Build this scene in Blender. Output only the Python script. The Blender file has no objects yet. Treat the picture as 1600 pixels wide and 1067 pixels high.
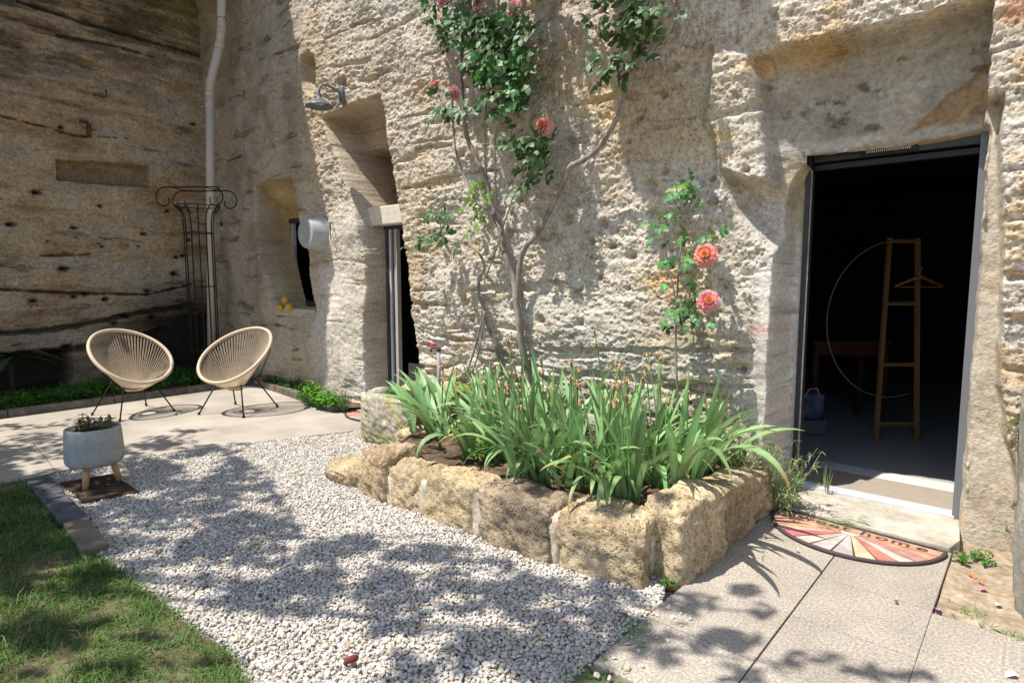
import bpy, bmesh, math, random
import numpy as np
from mathutils import Vector, Matrix

random.seed(7)
RNG = np.random.default_rng(7)
R = math.radians
C = bpy.context.scene
COL = C.collection

# ------------------------------------------------------------------ camera, sky, sun, exposure
# world axes: X runs along the cave facade (to the right), -Y comes out of the facade, Z up
CAM = np.array([0.0, -3.88, 1.4]); PITCH = R(5.9); YAW = R(41.0); FPX = 950.0
cd = bpy.data.cameras.new('camera'); cam = bpy.data.objects.new('camera', cd); COL.objects.link(cam)
cam.location = CAM; cam.rotation_euler = (R(90) - PITCH, 0, YAW)
cd.sensor_width = 36; cd.lens = FPX / 1600 * 36; cd.clip_start = .05; cd.clip_end = 500
C.camera = cam

SUN = np.array([-.231, -.365, .902]); SUN /= np.linalg.norm(SUN)
w = bpy.data.worlds.new('World'); C.world = w; w.use_nodes = True
nt = w.node_tree
sky = nt.nodes.new('ShaderNodeTexSky'); sky.sky_type = 'NISHITA'; sky.sun_disc = False
sky.sun_elevation = math.asin(SUN[2]); sky.sun_rotation = math.atan2(SUN[0], SUN[1])
bg = nt.nodes['Background']; nt.links.new(sky.outputs[0], bg.inputs[0]); bg.inputs[1].default_value = .145
sl = bpy.data.lights.new('sun', 'SUN'); so = bpy.data.objects.new('sun', sl); COL.objects.link(so)
sl.energy = 4.7; sl.angle = R(.55); sl.color = (1, .945, .865)
so.rotation_euler = Vector(SUN).to_track_quat('Z', 'Y').to_euler()
C.view_settings.view_transform = 'Standard'; C.view_settings.look = 'None'
C.view_settings.exposure = .52; C.view_settings.gamma = 1; C.view_settings.use_curve_mapping = False
C.cycles.max_bounces = 8; C.cycles.diffuse_bounces = 4

# ------------------------------------------------------------------ measuring helpers (photo pixel -> real point on a named plane)
SP, CP, SY, CY = math.sin(PITCH), math.cos(PITCH), math.sin(YAW), math.cos(YAW)
def ray(px, py):
    u = (px - 800) / FPX; v = (533.5 - py) / FPX
    fw = CP + v * SP; up = -SP + v * CP
    return np.array([u * CY - fw * SY, u * SY + fw * CY, up])
def onY(px, py, y=0.):
    d = ray(px, py); return CAM + d * ((y - CAM[1]) / d[1])
def onX(px, py, x):
    d = ray(px, py); return CAM + d * ((x - CAM[0]) / d[0])
def onZ(px, py, z=0.):
    d = ray(px, py); return CAM + d * ((z - CAM[2]) / d[2])
def atD(px, py, t):
    return CAM + ray(px, py) * t
def fx(px, py, o=0.):
    p = onY(px, py, -o); return (p[0], p[2])
def fpoly(pts, o=0.): return [fx(a, b, o) for a, b in pts]
def gpoly(pts, z=0.): return [tuple(onZ(a, b, z)[:2]) for a, b in pts]

# ------------------------------------------------------------------ noise
_perm = np.random.default_rng(3).permutation(256); _perm = np.concatenate([_perm, _perm, _perm])
def _h(i, j, s): return _perm[(_perm[(i + s * 17) & 255] + j + s * 5) & 255]
def perlin(x, y, s=0):
    xi = np.floor(x).astype(np.int64); yi = np.floor(y).astype(np.int64); xf = x - xi; yf = y - yi
    def g(i, j, a, b):
        h = _h(i, j, s) * (2 * math.pi / 256); return np.cos(h) * a + np.sin(h) * b
    u = xf * xf * xf * (xf * (xf * 6 - 15) + 10); v = yf * yf * yf * (yf * (yf * 6 - 15) + 10)
    a = g(xi, yi, xf, yf); b = g(xi + 1, yi, xf - 1, yf); c = g(xi, yi + 1, xf, yf - 1); d = g(xi + 1, yi + 1, xf - 1, yf - 1)
    return (a + (b - a) * u + (c - a + (a - b - c + d) * u) * v) * 1.4
def fbm(x, y, o=4, s=0, gain=.5):
    r = 0; a = 1; t = 0
    for k in range(o):
        r = r + a * perlin(x, y, s + k); t += a; a *= gain; x = x * 2.03 + 11.3; y = y * 2.03 + 5.7
    return r / t
def worley(x, y, s=0):
    xi = np.floor(x).astype(np.int64); yi = np.floor(y).astype(np.int64); best = np.full(x.shape, 9.); idv = np.zeros(x.shape)
    for i in (-1, 0, 1):
        for j in (-1, 0, 1):
            a = _h(xi + i, yi + j, s) / 256.; b = _h(xi + i, yi + j, s + 9) / 256.
            dd = np.hypot(xi + i + a - x, yi + j + b - y)
            m = dd < best; best = np.where(m, dd, best); idv = np.where(m, _h(xi + i, yi + j, s + 21) / 256., idv)
    return best, idv
def sstep(a, b, x):
    t = np.clip((x - a) / (b - a), 0, 1); return t * t * (3 - 2 * t)
def sdpoly(P, X, Y):
    P = np.array(P); n = len(P); d = np.full(X.shape, 1e9); inside = np.zeros(X.shape, bool)
    for k in range(n):
        a = P[k]; b = P[(k + 1) % n]; e = b - a; wx = X - a[0]; wy = Y - a[1]
        t = np.clip((wx * e[0] + wy * e[1]) / (e @ e + 1e-12), 0, 1)
        d = np.minimum(d, (wx - t * e[0]) ** 2 + (wy - t * e[1]) ** 2)
        if a[1] != b[1]:
            c = ((a[1] > Y) != (b[1] > Y)) & (X < (b[0] - a[0]) * (Y - a[1]) / (b[1] - a[1]) + a[0]); inside ^= c
    d = np.sqrt(d); return np.where(inside, d, -d)
def lerp(a, b, t): return a + (b - a) * t
def cmix(c, col, t): return c + (np.array(col) - c) * t[..., None]

# ------------------------------------------------------------------ object helpers
def mesh_of(verts, faces, mat=None, smooth=True, name='mesh'):
    me = bpy.data.meshes.new(name)
    if isinstance(faces, np.ndarray):
        nv = len(verts); k = faces.shape[1]; me.vertices.add(nv); me.vertices.foreach_set('co', np.asarray(verts, np.float32).ravel())
        me.loops.add(faces.size); me.loops.foreach_set('vertex_index', faces.astype(np.int32).ravel())
        me.polygons.add(len(faces)); me.polygons.foreach_set('loop_start', np.arange(0, faces.size, k, dtype=np.int32))
        me.update(calc_edges=True)
    else:
        me.from_pydata([tuple(map(float, v)) for v in verts], [], [tuple(map(int, f)) for f in faces]); me.update()
    me.polygons.foreach_set('use_smooth', np.full(len(me.polygons), smooth))
    if mat: me.materials.append(mat)
    return me
def set_col(me, cols, name='Col'):
    a = me.color_attributes.new(name, 'FLOAT_COLOR', 'POINT')
    c = np.ones((len(cols), 4), np.float32); c[:, :cols.shape[1]] = cols; a.data.foreach_set('color', c.ravel())
def link(name, me, parent=None):
    o = bpy.data.objects.new(name, me); COL.objects.link(o)
    if parent: o.parent = parent
    return o
def tag(o, label=None, cat=None, group=None, kind=None):
    if label: o['label'] = label
    if cat: o['category'] = cat
    if group: o['group'] = group
    if kind: o['kind'] = kind
    return o
def empty(name, loc=(0, 0, 0), rz=0, label=None, cat=None, group=None):
    o = bpy.data.objects.new(name, None); o.location = loc; o.rotation_euler = (0, 0, rz); COL.objects.link(o); o.empty_display_size = .1
    return tag(o, label, cat, group)
class MB:
    def __init__(s, org=(0, 0, 0)): s.v = []; s.f = []; s.org = np.array(org, float)
    def add(s, v, f):
        b = len(s.v); s.v += [np.asarray(p, float) - s.org for p in v]; s.f += [tuple(i + b for i in q) for q in f]; return s
    def box(s, c, size, rz=0., ry=0., M=None):
        hx, hy, hz = [q / 2 for q in size]; vs = []
        m = Matrix.Rotation(rz, 3, 'Z') @ Matrix.Rotation(ry, 3, 'Y')
        for x in (-hx, hx):
            for y in (-hy, hy):
                for z in (-hz, hz): vs.append(np.array(m @ Vector((x, y, z))) + np.array(c))
        return s.add(vs, [(0, 1, 3, 2), (4, 6, 7, 5), (0, 4, 5, 1), (2, 3, 7, 6), (0, 2, 6, 4), (1, 5, 7, 3)])
    def tube(s, pts, r, n=8, closed=False, cap=True):
        P = [np.array(p, float) for p in pts]; m = len(P); rs = r if hasattr(r, '__len__') else [r] * m
        ref = None; vs = []
        for i in range(m):
            if closed: t = P[(i + 1) % m] - P[i - 1]
            else: t = P[min(i + 1, m - 1)] - P[max(i - 1, 0)]
            t = t / (np.linalg.norm(t) + 1e-9)
            if ref is None: ref = np.array([0, 0, 1.]) if abs(t[2]) < .9 else np.array([1., 0, 0])
            a = ref - t * (ref @ t); a /= np.linalg.norm(a) + 1e-9; b = np.cross(t, a); ref = a
            for k in range(n):
                q = 2 * math.pi * k / n; vs.append(P[i] + (a * math.cos(q) + b * math.sin(q)) * rs[i])
        fs = []
        for i in range(m if closed else m - 1):
            j = (i + 1) % m
            for k in range(n): l = (k + 1) % n; fs.append((i * n + k, i * n + l, j * n + l, j * n + k))
        if cap and not closed: fs.append(tuple(range(n))[::-1]); fs.append(tuple(range((m - 1) * n, m * n)))
        return s.add(vs, fs)
    def lathe(s, prof, c=(0, 0, 0), n=32, M=None):
        vs = []; m = len(prof)
        for (r, z) in prof:
            for k in range(n):
                q = 2 * math.pi * k / n; p = np.array([r * math.cos(q), r * math.sin(q), z])
                if M is not None: p = np.array(M @ Vector(p))
                vs.append(p + np.array(c))
        fs = [(i * n + k, i * n + (k + 1) % n, (i + 1) * n + (k + 1) % n, (i + 1) * n + k) for i in range(m - 1) for k in range(n)]
        return s.add(vs, fs)
    def prism(s, poly, z0, z1):
        n = len(poly); vs = [(x, y, z0) for x, y in poly] + [(x, y, z1) for x, y in poly]
        return s.add(vs, [tuple(range(n))[::-1], tuple(range(n, 2 * n))] + [(i, (i + 1) % n, (i + 1) % n + n, i + n) for i in range(n)])
    def mesh(s, mat, smooth=False, bevel=0, name='mesh'):
        me = mesh_of(s.v, s.f, None, smooth, name)
        bm = bmesh.new(); bm.from_mesh(me)
        if bevel: bmesh.ops.bevel(bm, geom=[e for e in bm.edges if len(e.link_faces) == 2 and e.calc_face_angle() > .5], offset=bevel, segments=2, affect='EDGES', profile=.6)
        bmesh.ops.recalc_face_normals(bm, faces=bm.faces); bm.to_mesh(me); bm.free()
        me.polygons.foreach_set('use_smooth', np.full(len(me.polygons), smooth)); me.materials.append(mat); return me
    def obj(s, name, mat, parent=None, smooth=False, bevel=0):
        return link(name, s.mesh(mat, smooth, bevel, name), parent)
def spline(pts, per=6):
    P = [np.array(p, float) for p in pts]; P = [2 * P[0] - P[1]] + P + [2 * P[-1] - P[-2]]; out = []
    for i in range(1, len(P) - 2):
        for k in range(per):
            t = k / per; out.append(.5 * ((2 * P[i]) + (-P[i - 1] + P[i + 1]) * t + (2 * P[i - 1] - 5 * P[i] + 4 * P[i + 1] - P[i + 2]) * t * t + (-P[i - 1] + 3 * P[i] - 3 * P[i + 1] + P[i + 2]) * t ** 3))
    out.append(P[-2]); return out

# ------------------------------------------------------------------ materials
def mat(name, col=(.5, .5, .5), rough=.8, var=0., vscale=8., bump=0., bscale=40., metal=0., col2=None, attr=None, spec=.3, transl=0., alpha=None, detail=6, inst=False, objvar=0., stretch=None, stain=None, pit=None):
    m = bpy.data.materials.new(name); m.use_nodes = True; t = m.node_tree; N = t.nodes; L = t.links; b = N['Principled BSDF']
    b.inputs['Roughness'].default_value = rough; b.inputs['Metallic'].default_value = metal; b.inputs['Specular IOR Level'].default_value = spec
    tc = N.new('ShaderNodeTexCoord'); co = tc.outputs['Object']
    if stretch:
        mp = N.new('ShaderNodeMapping'); mp.inputs['Scale'].default_value = stretch; L.new(co, mp.inputs[0]); co = mp.outputs[0]
    src = None
    if attr:
        a = N.new('ShaderNodeAttribute'); a.attribute_name = attr
        if inst: a.attribute_type = 'INSTANCER'
        src = a.outputs['Color']
    if col2 is not None:
        nz = N.new('ShaderNodeTexNoise'); nz.inputs['Scale'].default_value = vscale; nz.inputs['Detail'].default_value = detail; L.new(co, nz.inputs['Vector'])
        cr = N.new('ShaderNodeValToRGB'); cr.color_ramp.elements[0].position = .35; cr.color_ramp.elements[1].position = .65
        cr.color_ramp.elements[0].color = (*col, 1); cr.color_ramp.elements[1].color = (*col2, 1); L.new(nz.outputs[0], cr.inputs[0]); src = cr.outputs[0]
    if var > 0:
        nz = N.new('ShaderNodeTexNoise'); nz.inputs['Scale'].default_value = bscale * .6; nz.inputs['Detail'].default_value = 5; L.new(co, nz.inputs['Vector'])
        mr = N.new('ShaderNodeMapRange'); mr.inputs[1].default_value = .3; mr.inputs[2].default_value = .7; mr.inputs[3].default_value = 1 - var; mr.inputs[4].default_value = 1 + var; L.new(nz.outputs[0], mr.inputs[0])
        mx = N.new('ShaderNodeMix'); mx.data_type = 'RGBA'; mx.blend_type = 'MULTIPLY'; mx.inputs[0].default_value = 1
        if src: L.new(src, mx.inputs[6])
        else: mx.inputs[6].default_value = (*col, 1)
        L.new(mr.outputs[0], mx.inputs[7]); src = mx.outputs[2]
    if stain:
        nz = N.new('ShaderNodeTexNoise'); nz.inputs['Scale'].default_value = stain[0]; nz.inputs['Detail'].default_value = 7; nz.inputs['Roughness'].default_value = .62; geo = N.new('ShaderNodeNewGeometry'); L.new(geo.outputs['Position'], nz.inputs['Vector'])
        mr = N.new('ShaderNodeMapRange'); mr.inputs[1].default_value = .36; mr.inputs[2].default_value = .62; mr.inputs[3].default_value = 1 - stain[1]; mr.inputs[4].default_value = 1 + stain[1] * .4; L.new(nz.outputs[0], mr.inputs[0])
        mx = N.new('ShaderNodeMix'); mx.data_type = 'RGBA'; mx.blend_type = 'MULTIPLY'; mx.inputs[0].default_value = 1
        if src: L.new(src, mx.inputs[6])
        else: mx.inputs[6].default_value = (*col, 1)
        L.new(mr.outputs[0], mx.inputs[7]); src = mx.outputs[2]
    if objvar > 0:
        oi = N.new('ShaderNodeObjectInfo'); hs = N.new('ShaderNodeHueSaturation')
        mr = N.new('ShaderNodeMapRange'); mr.inputs[3].default_value = 1 - objvar; mr.inputs[4].default_value = 1 + objvar; L.new(oi.outputs['Random'], mr.inputs[0]); L.new(mr.outputs[0], hs.inputs['Value'])
        mr2 = N.new('ShaderNodeMapRange'); mr2.inputs[3].default_value = .5 - objvar * .05; mr2.inputs[4].default_value = .5 + objvar * .05; L.new(oi.outputs['Random'], mr2.inputs[0]); L.new(mr2.outputs[0], hs.inputs['Hue'])
        if src: L.new(src, hs.inputs['Color'])
        else: hs.inputs['Color'].default_value = (*col, 1)
        src = hs.outputs[0]
    if src: L.new(src, b.inputs['Base Color'])
    else: b.inputs['Base Color'].default_value = (*col, 1)
    if bump > 0:
        nz = N.new('ShaderNodeTexNoise'); nz.inputs['Scale'].default_value = bscale; nz.inputs['Detail'].default_value = 8; nz.inputs['Roughness'].default_value = .65; L.new(co, nz.inputs['Vector'])
        bp = N.new('ShaderNodeBump'); bp.inputs['Strength'].default_value = 1; bp.inputs['Distance'].default_value = bump; L.new(nz.outputs[0], bp.inputs['Height']); L.new(bp.outputs[0], b.inputs['Normal'])
        if pit:
            vo = N.new('ShaderNodeTexVoronoi'); vo.inputs['Scale'].default_value = pit[0]; L.new(co, vo.inputs['Vector']); mp_ = N.new('ShaderNodeMapRange'); mp_.inputs[1].default_value = .12; mp_.inputs[2].default_value = .42; L.new(vo.outputs['Distance'], mp_.inputs[0])
            n3 = N.new('ShaderNodeTexNoise'); n3.inputs['Scale'].default_value = pit[0] * .25; L.new(co, n3.inputs['Vector']); m3 = N.new('ShaderNodeMapRange'); m3.inputs[1].default_value = .42; m3.inputs[2].default_value = .58; L.new(n3.outputs[0], m3.inputs[0])
            mu = N.new('ShaderNodeMath'); mu.operation = 'MAXIMUM'; L.new(mp_.outputs[0], mu.inputs[0]); L.new(m3.outputs[0], mu.inputs[1])
            if attr:
                om = N.new('ShaderNodeMath'); om.operation = 'SUBTRACT'; om.inputs[0].default_value = 1; L.new(a.outputs['Alpha'], om.inputs[1]); mu2 = N.new('ShaderNodeMath'); mu2.operation = 'MAXIMUM'; L.new(mu.outputs[0], mu2.inputs[0]); L.new(om.outputs[0], mu2.inputs[1]); mu = mu2
            b2_ = N.new('ShaderNodeBump'); b2_.inputs['Distance'].default_value = pit[1]; L.new(mu.outputs[0], b2_.inputs['Height']); L.new(bp.outputs[0], b2_.inputs['Normal']); L.new(b2_.outputs[0], b.inputs['Normal'])
    if transl > 0:
        tr = N.new('ShaderNodeBsdfTranslucent'); ms = N.new('ShaderNodeMixShader'); ms.inputs[0].default_value = transl
        if src: L.new(src, tr.inputs[0])
        else: tr.inputs[0].default_value = (*col, 1)
        L.new(b.outputs[0], ms.inputs[1]); L.new(tr.outputs[0], ms.inputs[2]); L.new(ms.outputs[0], N['Material Output'].inputs[0])
    return m
M_rock = mat('facade_rock', attr='Col', rough=.95, var=.20, bump=.010, bscale=60, spec=.1, stain=(1.7, .16), pit=(48, .008))
M_left = mat('shaded_rock', attr='Col', rough=.95, var=.20, bump=.010, bscale=55, spec=.1, stain=(2.2, .18), pit=(40, .010))
M_block = mat('bed_stone', (.46, .345, .20), col2=(.60, .475, .31), vscale=5, rough=.95, var=.28, bump=.012, bscale=60, spec=.1, objvar=.12, stain=(4, .3), pit=(70, .010))
M_blockgrey = mat('grey_bed_stone', (.25, .195, .14), col2=(.42, .33, .22), vscale=4, rough=.95, var=.28, bump=.012, bscale=60, spec=.1, stain=(4, .3), pit=(70, .010))
M_mortar = mat('mortar', (.56, .48, .365), rough=.95, var=.2, stain=(9, .2), bump=.005, bscale=60, spec=.1)
M_soil = mat('soil', (.09, .06, .04), col2=(.19, .135, .09), vscale=14, rough=1, var=.3, bump=.02, bscale=40, spec=.1)
M_drysoil = mat('dry_soil', (.30, .23, .16), col2=(.44, .36, .26), vscale=10, rough=1, var=.25, bump=.012, bscale=50, spec=.1)
M_slate = mat('slate', (.06, .065, .075), col2=(.12, .12, .13), vscale=10, rough=.6, var=.2, bump=.004, bscale=40)
M_kerb = mat('old_kerb_stone', (.10, .085, .07), col2=(.19, .165, .13), vscale=9, rough=.9, var=.2, bump=.006, bscale=40)
M_patio = mat('patio_concrete', (.36, .32, .265), col2=(.44, .395, .335), vscale=2.5, rough=.9, var=.12, stain=(1.6, .14), bump=.002, bscale=120, spec=.2)
M_paint = {}
def flat(name, c, rough=.7, **k):
    if name not in M_paint: M_paint[name] = mat(name, c, rough, **k)
    return M_paint[name]
M_pvc = mat('drain_plastic', (.60, .53, .45), rough=.5, var=.06, bscale=5)
M_iron = mat('black_iron', (.02, .018, .016), rough=.55, var=.3, bump=.001, bscale=80, metal=.4)
M_cord = mat('rattan_cord', (.60, .47, .34), rough=.6, var=.12, bscale=60)
M_lamp = mat('grey_enamel', (.12, .14, .16), rough=.4, var=.15, bscale=30)
M_zinc = mat('enamel_tub', (.38, .40, .395), rough=.45, var=.1, bscale=20)
M_alu = mat('aluminium', (.62, .63, .65), rough=.45, metal=.3, var=.05)
M_dark = mat('anthracite_frame', (.04, .042, .045), rough=.4, var=.1)
M_bark = mat('rose_bark', (.20, .165, .14), col2=(.35, .30, .265), vscale=20, rough=.9, var=.25, bump=.004, bscale=60, stretch=(1, 1, .25))
M_leaf = mat('rose_leaf', (.08, .20, .055), rough=.5, var=.3, bscale=30, spec=.5, transl=.22, objvar=.5)
M_leafy = mat('young_rose_leaf', (.17, .30, .04), rough=.42, var=.2, bscale=30, spec=.5, transl=.3, objvar=.25)
M_iris = mat('iris_leaf', attr='Col', rough=.45, var=.14, bscale=25, spec=.4, transl=.25, objvar=.32)
M_stalk = mat('iris_stalk', (.17, .29, .11), rough=.5, transl=.1)
M_irisy = mat('yellowing_iris_leaf', (.33, .34, .09), rough=.5, var=.2, bscale=25, transl=.2)
M_dry = mat('withered_brown', (.52, .33, .19), rough=.9, var=.3, bscale=50, transl=.2)
M_herb = mat('herb_green', (.10, .27, .035), rough=.55, var=.3, bscale=20, transl=.3)
M_grey_herb = mat('lavender_green', (.20, .27, .12), rough=.7, var=.25, bscale=20, transl=.2)
M_grass = mat('grass_blade', attr='Col', rough=.6, transl=.3)
M_coral = mat('coral_petal', (.82, .24, .20), col2=(.88, .42, .34), vscale=25, rough=.6, transl=.25)
M_orange = mat('orange_petal', (.85, .32, .10), rough=.6, transl=.25)
M_mauve = mat('faded_mauve_petal', (.62, .25, .36), col2=(.70, .42, .42), vscale=30, rough=.7, transl=.25)
M_dimwood = mat('dim_pine', (.24, .125, .05), col2=(.30, .17, .075), vscale=12, rough=.6, stretch=(1, 1, .15))  # pine colour darkened to stand for the dim light of the room
M_wood = mat('pine_wood', (.50, .28, .11), col2=(.60, .36, .16), vscale=12, rough=.6, stretch=(1, 1, .15))
M_potc = mat('grey_blue_concrete', (.33, .35, .335), col2=(.40, .42, .40), vscale=6, rough=.8, var=.08, stain=(14, .12), bump=.001, bscale=60)
M_glass = bpy.data.materials.new('window_glass'); M_glass.use_nodes = True
_b = M_glass.node_tree.nodes['Principled BSDF']; _b.inputs['Transmission Weight'].default_value = 1; _b.inputs['Roughness'].default_value = .02; _b.inputs['Base Color'].default_value = (.8, .85, .85, 1)
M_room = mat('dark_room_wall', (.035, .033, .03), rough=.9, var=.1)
M_floor_in = mat('polished_concrete_floor', (.40, .40, .37), rough=.35, var=.05, bscale=6)
M_petal_pink = flat('fallen_petal', (.75, .25, .40), transl=.2)
M_brownleaf = flat('dead_leaf', (.20, .07, .035))

# ------------------------------------------------------------------ facade (heightfield real relief)
def zcoords(top):
    return np.concatenate([np.arange(-.12, 5.35, .0095), np.arange(5.35, top, .08)])
def xs_facade():
    out = [1.6]
    while out[-1] > -9.45:
        x = out[-1]; d = (-(x) * SY + 3.88 * CY) if x < 0 else 3.88 * CY
        step = max(.0062, .00172 * max(d, 3.0)) if x < .35 else .03
        out.append(x - step)
    return np.array(out[::-1])
XF = xs_facade(); ZF = zcoords(7.2)
X, Z = np.meshgrid(XF, ZF)
def poly_mask(P, w_, nz=0., amp=0.): return sstep(-w_, w_, sdpoly(P, X, Z) + nz * amp)
n1 = fbm(X * 3, Z * 3, 3, 40); n2 = fbm(X * 9, Z * 9, 3, 50)
# --- base relief
rough_zone = np.ones_like(X)
broad = .09 * fbm(X * .55, Z * .7, 2, 1) + .035 * fbm(X * 1.9, Z * 2.4, 3, 4)
strata = fbm(X * .9 + 3, Z * 6.5 + .8 * fbm(X * .8, Z * .5, 2, 70), 4, 8)
ledge = -np.abs(strata) ** .7 * .015 + .006
cr = fbm(X * 12, Z * 19, 6, 12, .72)
wd, wid = worley(X * 26, Z * 36, 3); pits = -.012 * (1 - sstep(.10, .40, wd)) * (wid > .6)
wd2, wid2 = worley(X * 5.0, Z * 6.5, 6); pits2 = -.05 * (1 - sstep(.05, .16, wd2)) * (wid2 > .92)
wd3, _ = worley(X * 42, Z * 50, 9); grain = -.009 * wd3
crumble = .038 * cr + pits + grain
# plastered / smoother places
pl_pillar = poly_mask(fpoly([(520, 330), (560, 325), (575, 600), (535, 640), (480, 560), (500, 470)]), .12, n1, .35) * .75
pl_left = sstep(-6.25, -6.75, X + .1 * n1) * .72
pl_right = poly_mask(fpoly([(1185, 430), (1245, 400), (1245, 720), (1190, 850), (1150, 850), (1170, 600)]), .06, n1, .12) * .9
sm = np.clip(pl_pillar + pl_left + pl_right, 0, .93)
# deep strata cracks low down between trunk and door
lowcr = sstep(1.25, .7, Z) * sstep(-4.7, -4.3, X) * sstep(-1.25, -1.5, X)
sc = fbm(X * 1.3, Z * 11 + 1.2 * perlin(X * .9, Z * 0, 5), 3, 90)
crackband = -.045 * sstep(.12, .30, sc) * lowcr * (1 - sm)
midcr = -.03 * sstep(.30, .40, fbm(X * .8, Z * 8 + 1.0 * perlin(X * .7, Z * 0, 15), 3, 190)) * (1 - sm)
lfg = sstep(-6.3, -6.9, X); lcr = -.03 * sstep(.26, .36, fbm(X * 1.4, Z * 8, 6, 160, .62)) * lfg + .03 * fbm(X * 2.2, Z * 5, 4, 167) * lfg
O = broad + lcr + (ledge + crumble * (.65 + .5 * sstep(-.2, .3, n1))) * (1 - sm) + crackband + midcr + pits2 * (1 - sm) + sm * .006 * cr
# bump to the left of door recess, hollow below it
O += .09 * poly_mask(fpoly([(1115, 70), (1168, 92), (1190, 200), (1204, 283), (1182, 302), (1150, 292), (1126, 266), (1105, 190)]), .045, n1, .05)
O -= .17 * poly_mask(fpoly([(1124, 268), (1204, 292), (1250, 300), (1245, 420), (1205, 385), (1170, 350), (1145, 320)]), .04, n1, .04)
# hole and small niche by the lamp
O -= .16 * poly_mask(fpoly([(470, 92), (484, 82), (494, 95), (497, 130), (492, 152), (480, 140), (470, 118)]), .02, n2, .02)
O -= .07 * poly_mask(fpoly([(526, 126), (540, 118), (542, 134), (530, 140)]), .02, n2, .02)
for (hx, hy, hr) in [(884, 345, .05), (1010, 290, .05), (940, 352, .04), (955, 385, .03), (717, 240, .035), (830, 180, .03), (1180, 162, .03), (908, 505, .035), (847, 500, .04), (1035, 268, .03), (922, 378, .03), (985, 400, .04), (770, 590, .05), (660, 480, .05)]:
    c = fx(hx, hy); O -= .07 * np.exp(-(((X - c[0]) / hr) ** 2 + ((Z - c[1]) / (hr * .7)) ** 2) ** 1.5)
# broken stones near the standpipe
bl, bi = worley(X * 5.5, Z * 7.5, 31)
stone_zone = poly_mask(fpoly([(655, 560), (700, 555), (760, 570), (870, 575), (870, 640), (655, 640)]), .08, n1, .1)
O += stone_zone * (.03 - .07 * sstep(.35, .6, bl))
# window recess with a rounded lump over it
WINP = fpoly([(394, 292), (420, 283), (456, 280), (466, 330), (480, 400), (490, 487), (430, 492), (418, 440), (404, 380)])
mwin = poly_mask(WINP, .03, n1, .03)
cl = fx(428, 292, -.1); lump = np.exp(-(((X - cl[0] - .10 * n1) / .42) ** 2 + ((Z - cl[1]) / .27) ** 2) ** 2)
O = lerp(O, -.46 + .34 * lump + .012 * cr, mwin)
# tall alcove over and round the second door
ALC = fpoly([(505, 184), (545, 166), (591, 150), (602, 215), (618, 320), (634, 430), (656, 600), (660, 660), (574, 660), (572, 500), (571, 400), (556, 320), (532, 255)])
malc = poly_mask(ALC, .022, n2, .016)
Xb = fx(556, 270, -.45)[0]; deepn = sstep(Xb - .02, Xb + .03, X + .02 * n2) * sstep(2.03, 2.07, Z) * sstep(2.88, 2.80, Z)
blk = np.minimum(np.abs(((Z * 5.2) % 1) - .5) * 2, 1)
O = lerp(O, lerp(-.30, -.45 - .02 * sstep(.82, .97, blk), sstep(1.98, 2.06, Z)) - .32 * deepn + .006 * cr, malc)
# recess round the first door: sharp upper lip, smooth inside
REC = fpoly([(1171, 86), (1250, 66), (1330, 47), (1400, 30), (1470, 12), (1548, -8)]) + fpoly([(1546, 120), (1540, 220), (1538, 400), (1522, 650), (1500, 900)], -.2) + fpoly([(1205, 900), (1212, 700), (1228, 560), (1236, 440), (1226, 380), (1205, 300), (1192, 200), (1182, 130)])
mrec = poly_mask(REC, .014, n2, .02)
depth = lerp(-.17, -.29, sstep(-1.42, -1.0, X)) + .014 * fbm(X * 2, Z * 2, 3, 60) + .004 * cr
CR = fpoly([(1640, -10), (1600, 22), (1545, 100), (1480, 150), (1425, 200), (1355, 226), (1290, 246), (1290, 262), (1560, 215), (1640, 120)], -.28)
mcr = sstep(-.005, .006, sdpoly(CR, X, Z) + n2 * .02)
depth = depth + .010 * fbm(X * 9, Z * 16, 5, 62, .65) - .016 * sstep(.24, .34, fbm(X * 2.4, Z * 7, 6, 63, .68)) - .010 * sstep(.40, .5, np.abs(fbm(X * 3.2, Z * 3.2, 4, 64)) * 2)
depth = depth - .035 * mcr + mcr * .018 * fbm(X * 8, Z * 8, 4, 61)
O = lerp(O, depth, mrec)
# deep plane for the door pocket
PK = [(-1.25, -.2), (-1.25, 1.95), (-1.18, 2.10), (-.27, 2.20), (-.27, -.2)]
mpk = poly_mask(PK, .012, n2, .012)
O = lerp(O, -.40 + .004 * cr, mpk)
# right jamb pilaster, plaster, then rough rock right of it
PILP = fpoly([(1537, 170), (1562, 160), (1566, 400), (1560, 600), (1590, 760), (1600, 900), (1490, 900), (1512, 650), (1530, 400)], -.15)
mpil = poly_mask(PILP, .02, n1, .03)
O = lerp(O, -.20 + .02 * fbm(X * 3, Z * 3, 3, 66) + .004 * cr, mpil * (1 - mpk))
# holes for openings
hole1 = (X > -1.165) & (X < -.295) & (Z > -.2) & (Z < 2.165)
WX0 = fx(447, 400, -.44)[0]; WX1 = fx(492, 480, -.44)[0] + .25
hole2 = (X > WX0) & (X < WX1) & (Z > 1.04) & (Z < 2.16) & (mwin > .97)
DX0 = fx(606, 450, -.28)[0]; DX1 = DX0 + 1.05
hole3 = (X > DX0 + .01) & (X < DX1) & (Z < 1.93) & (malc > .97)
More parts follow.
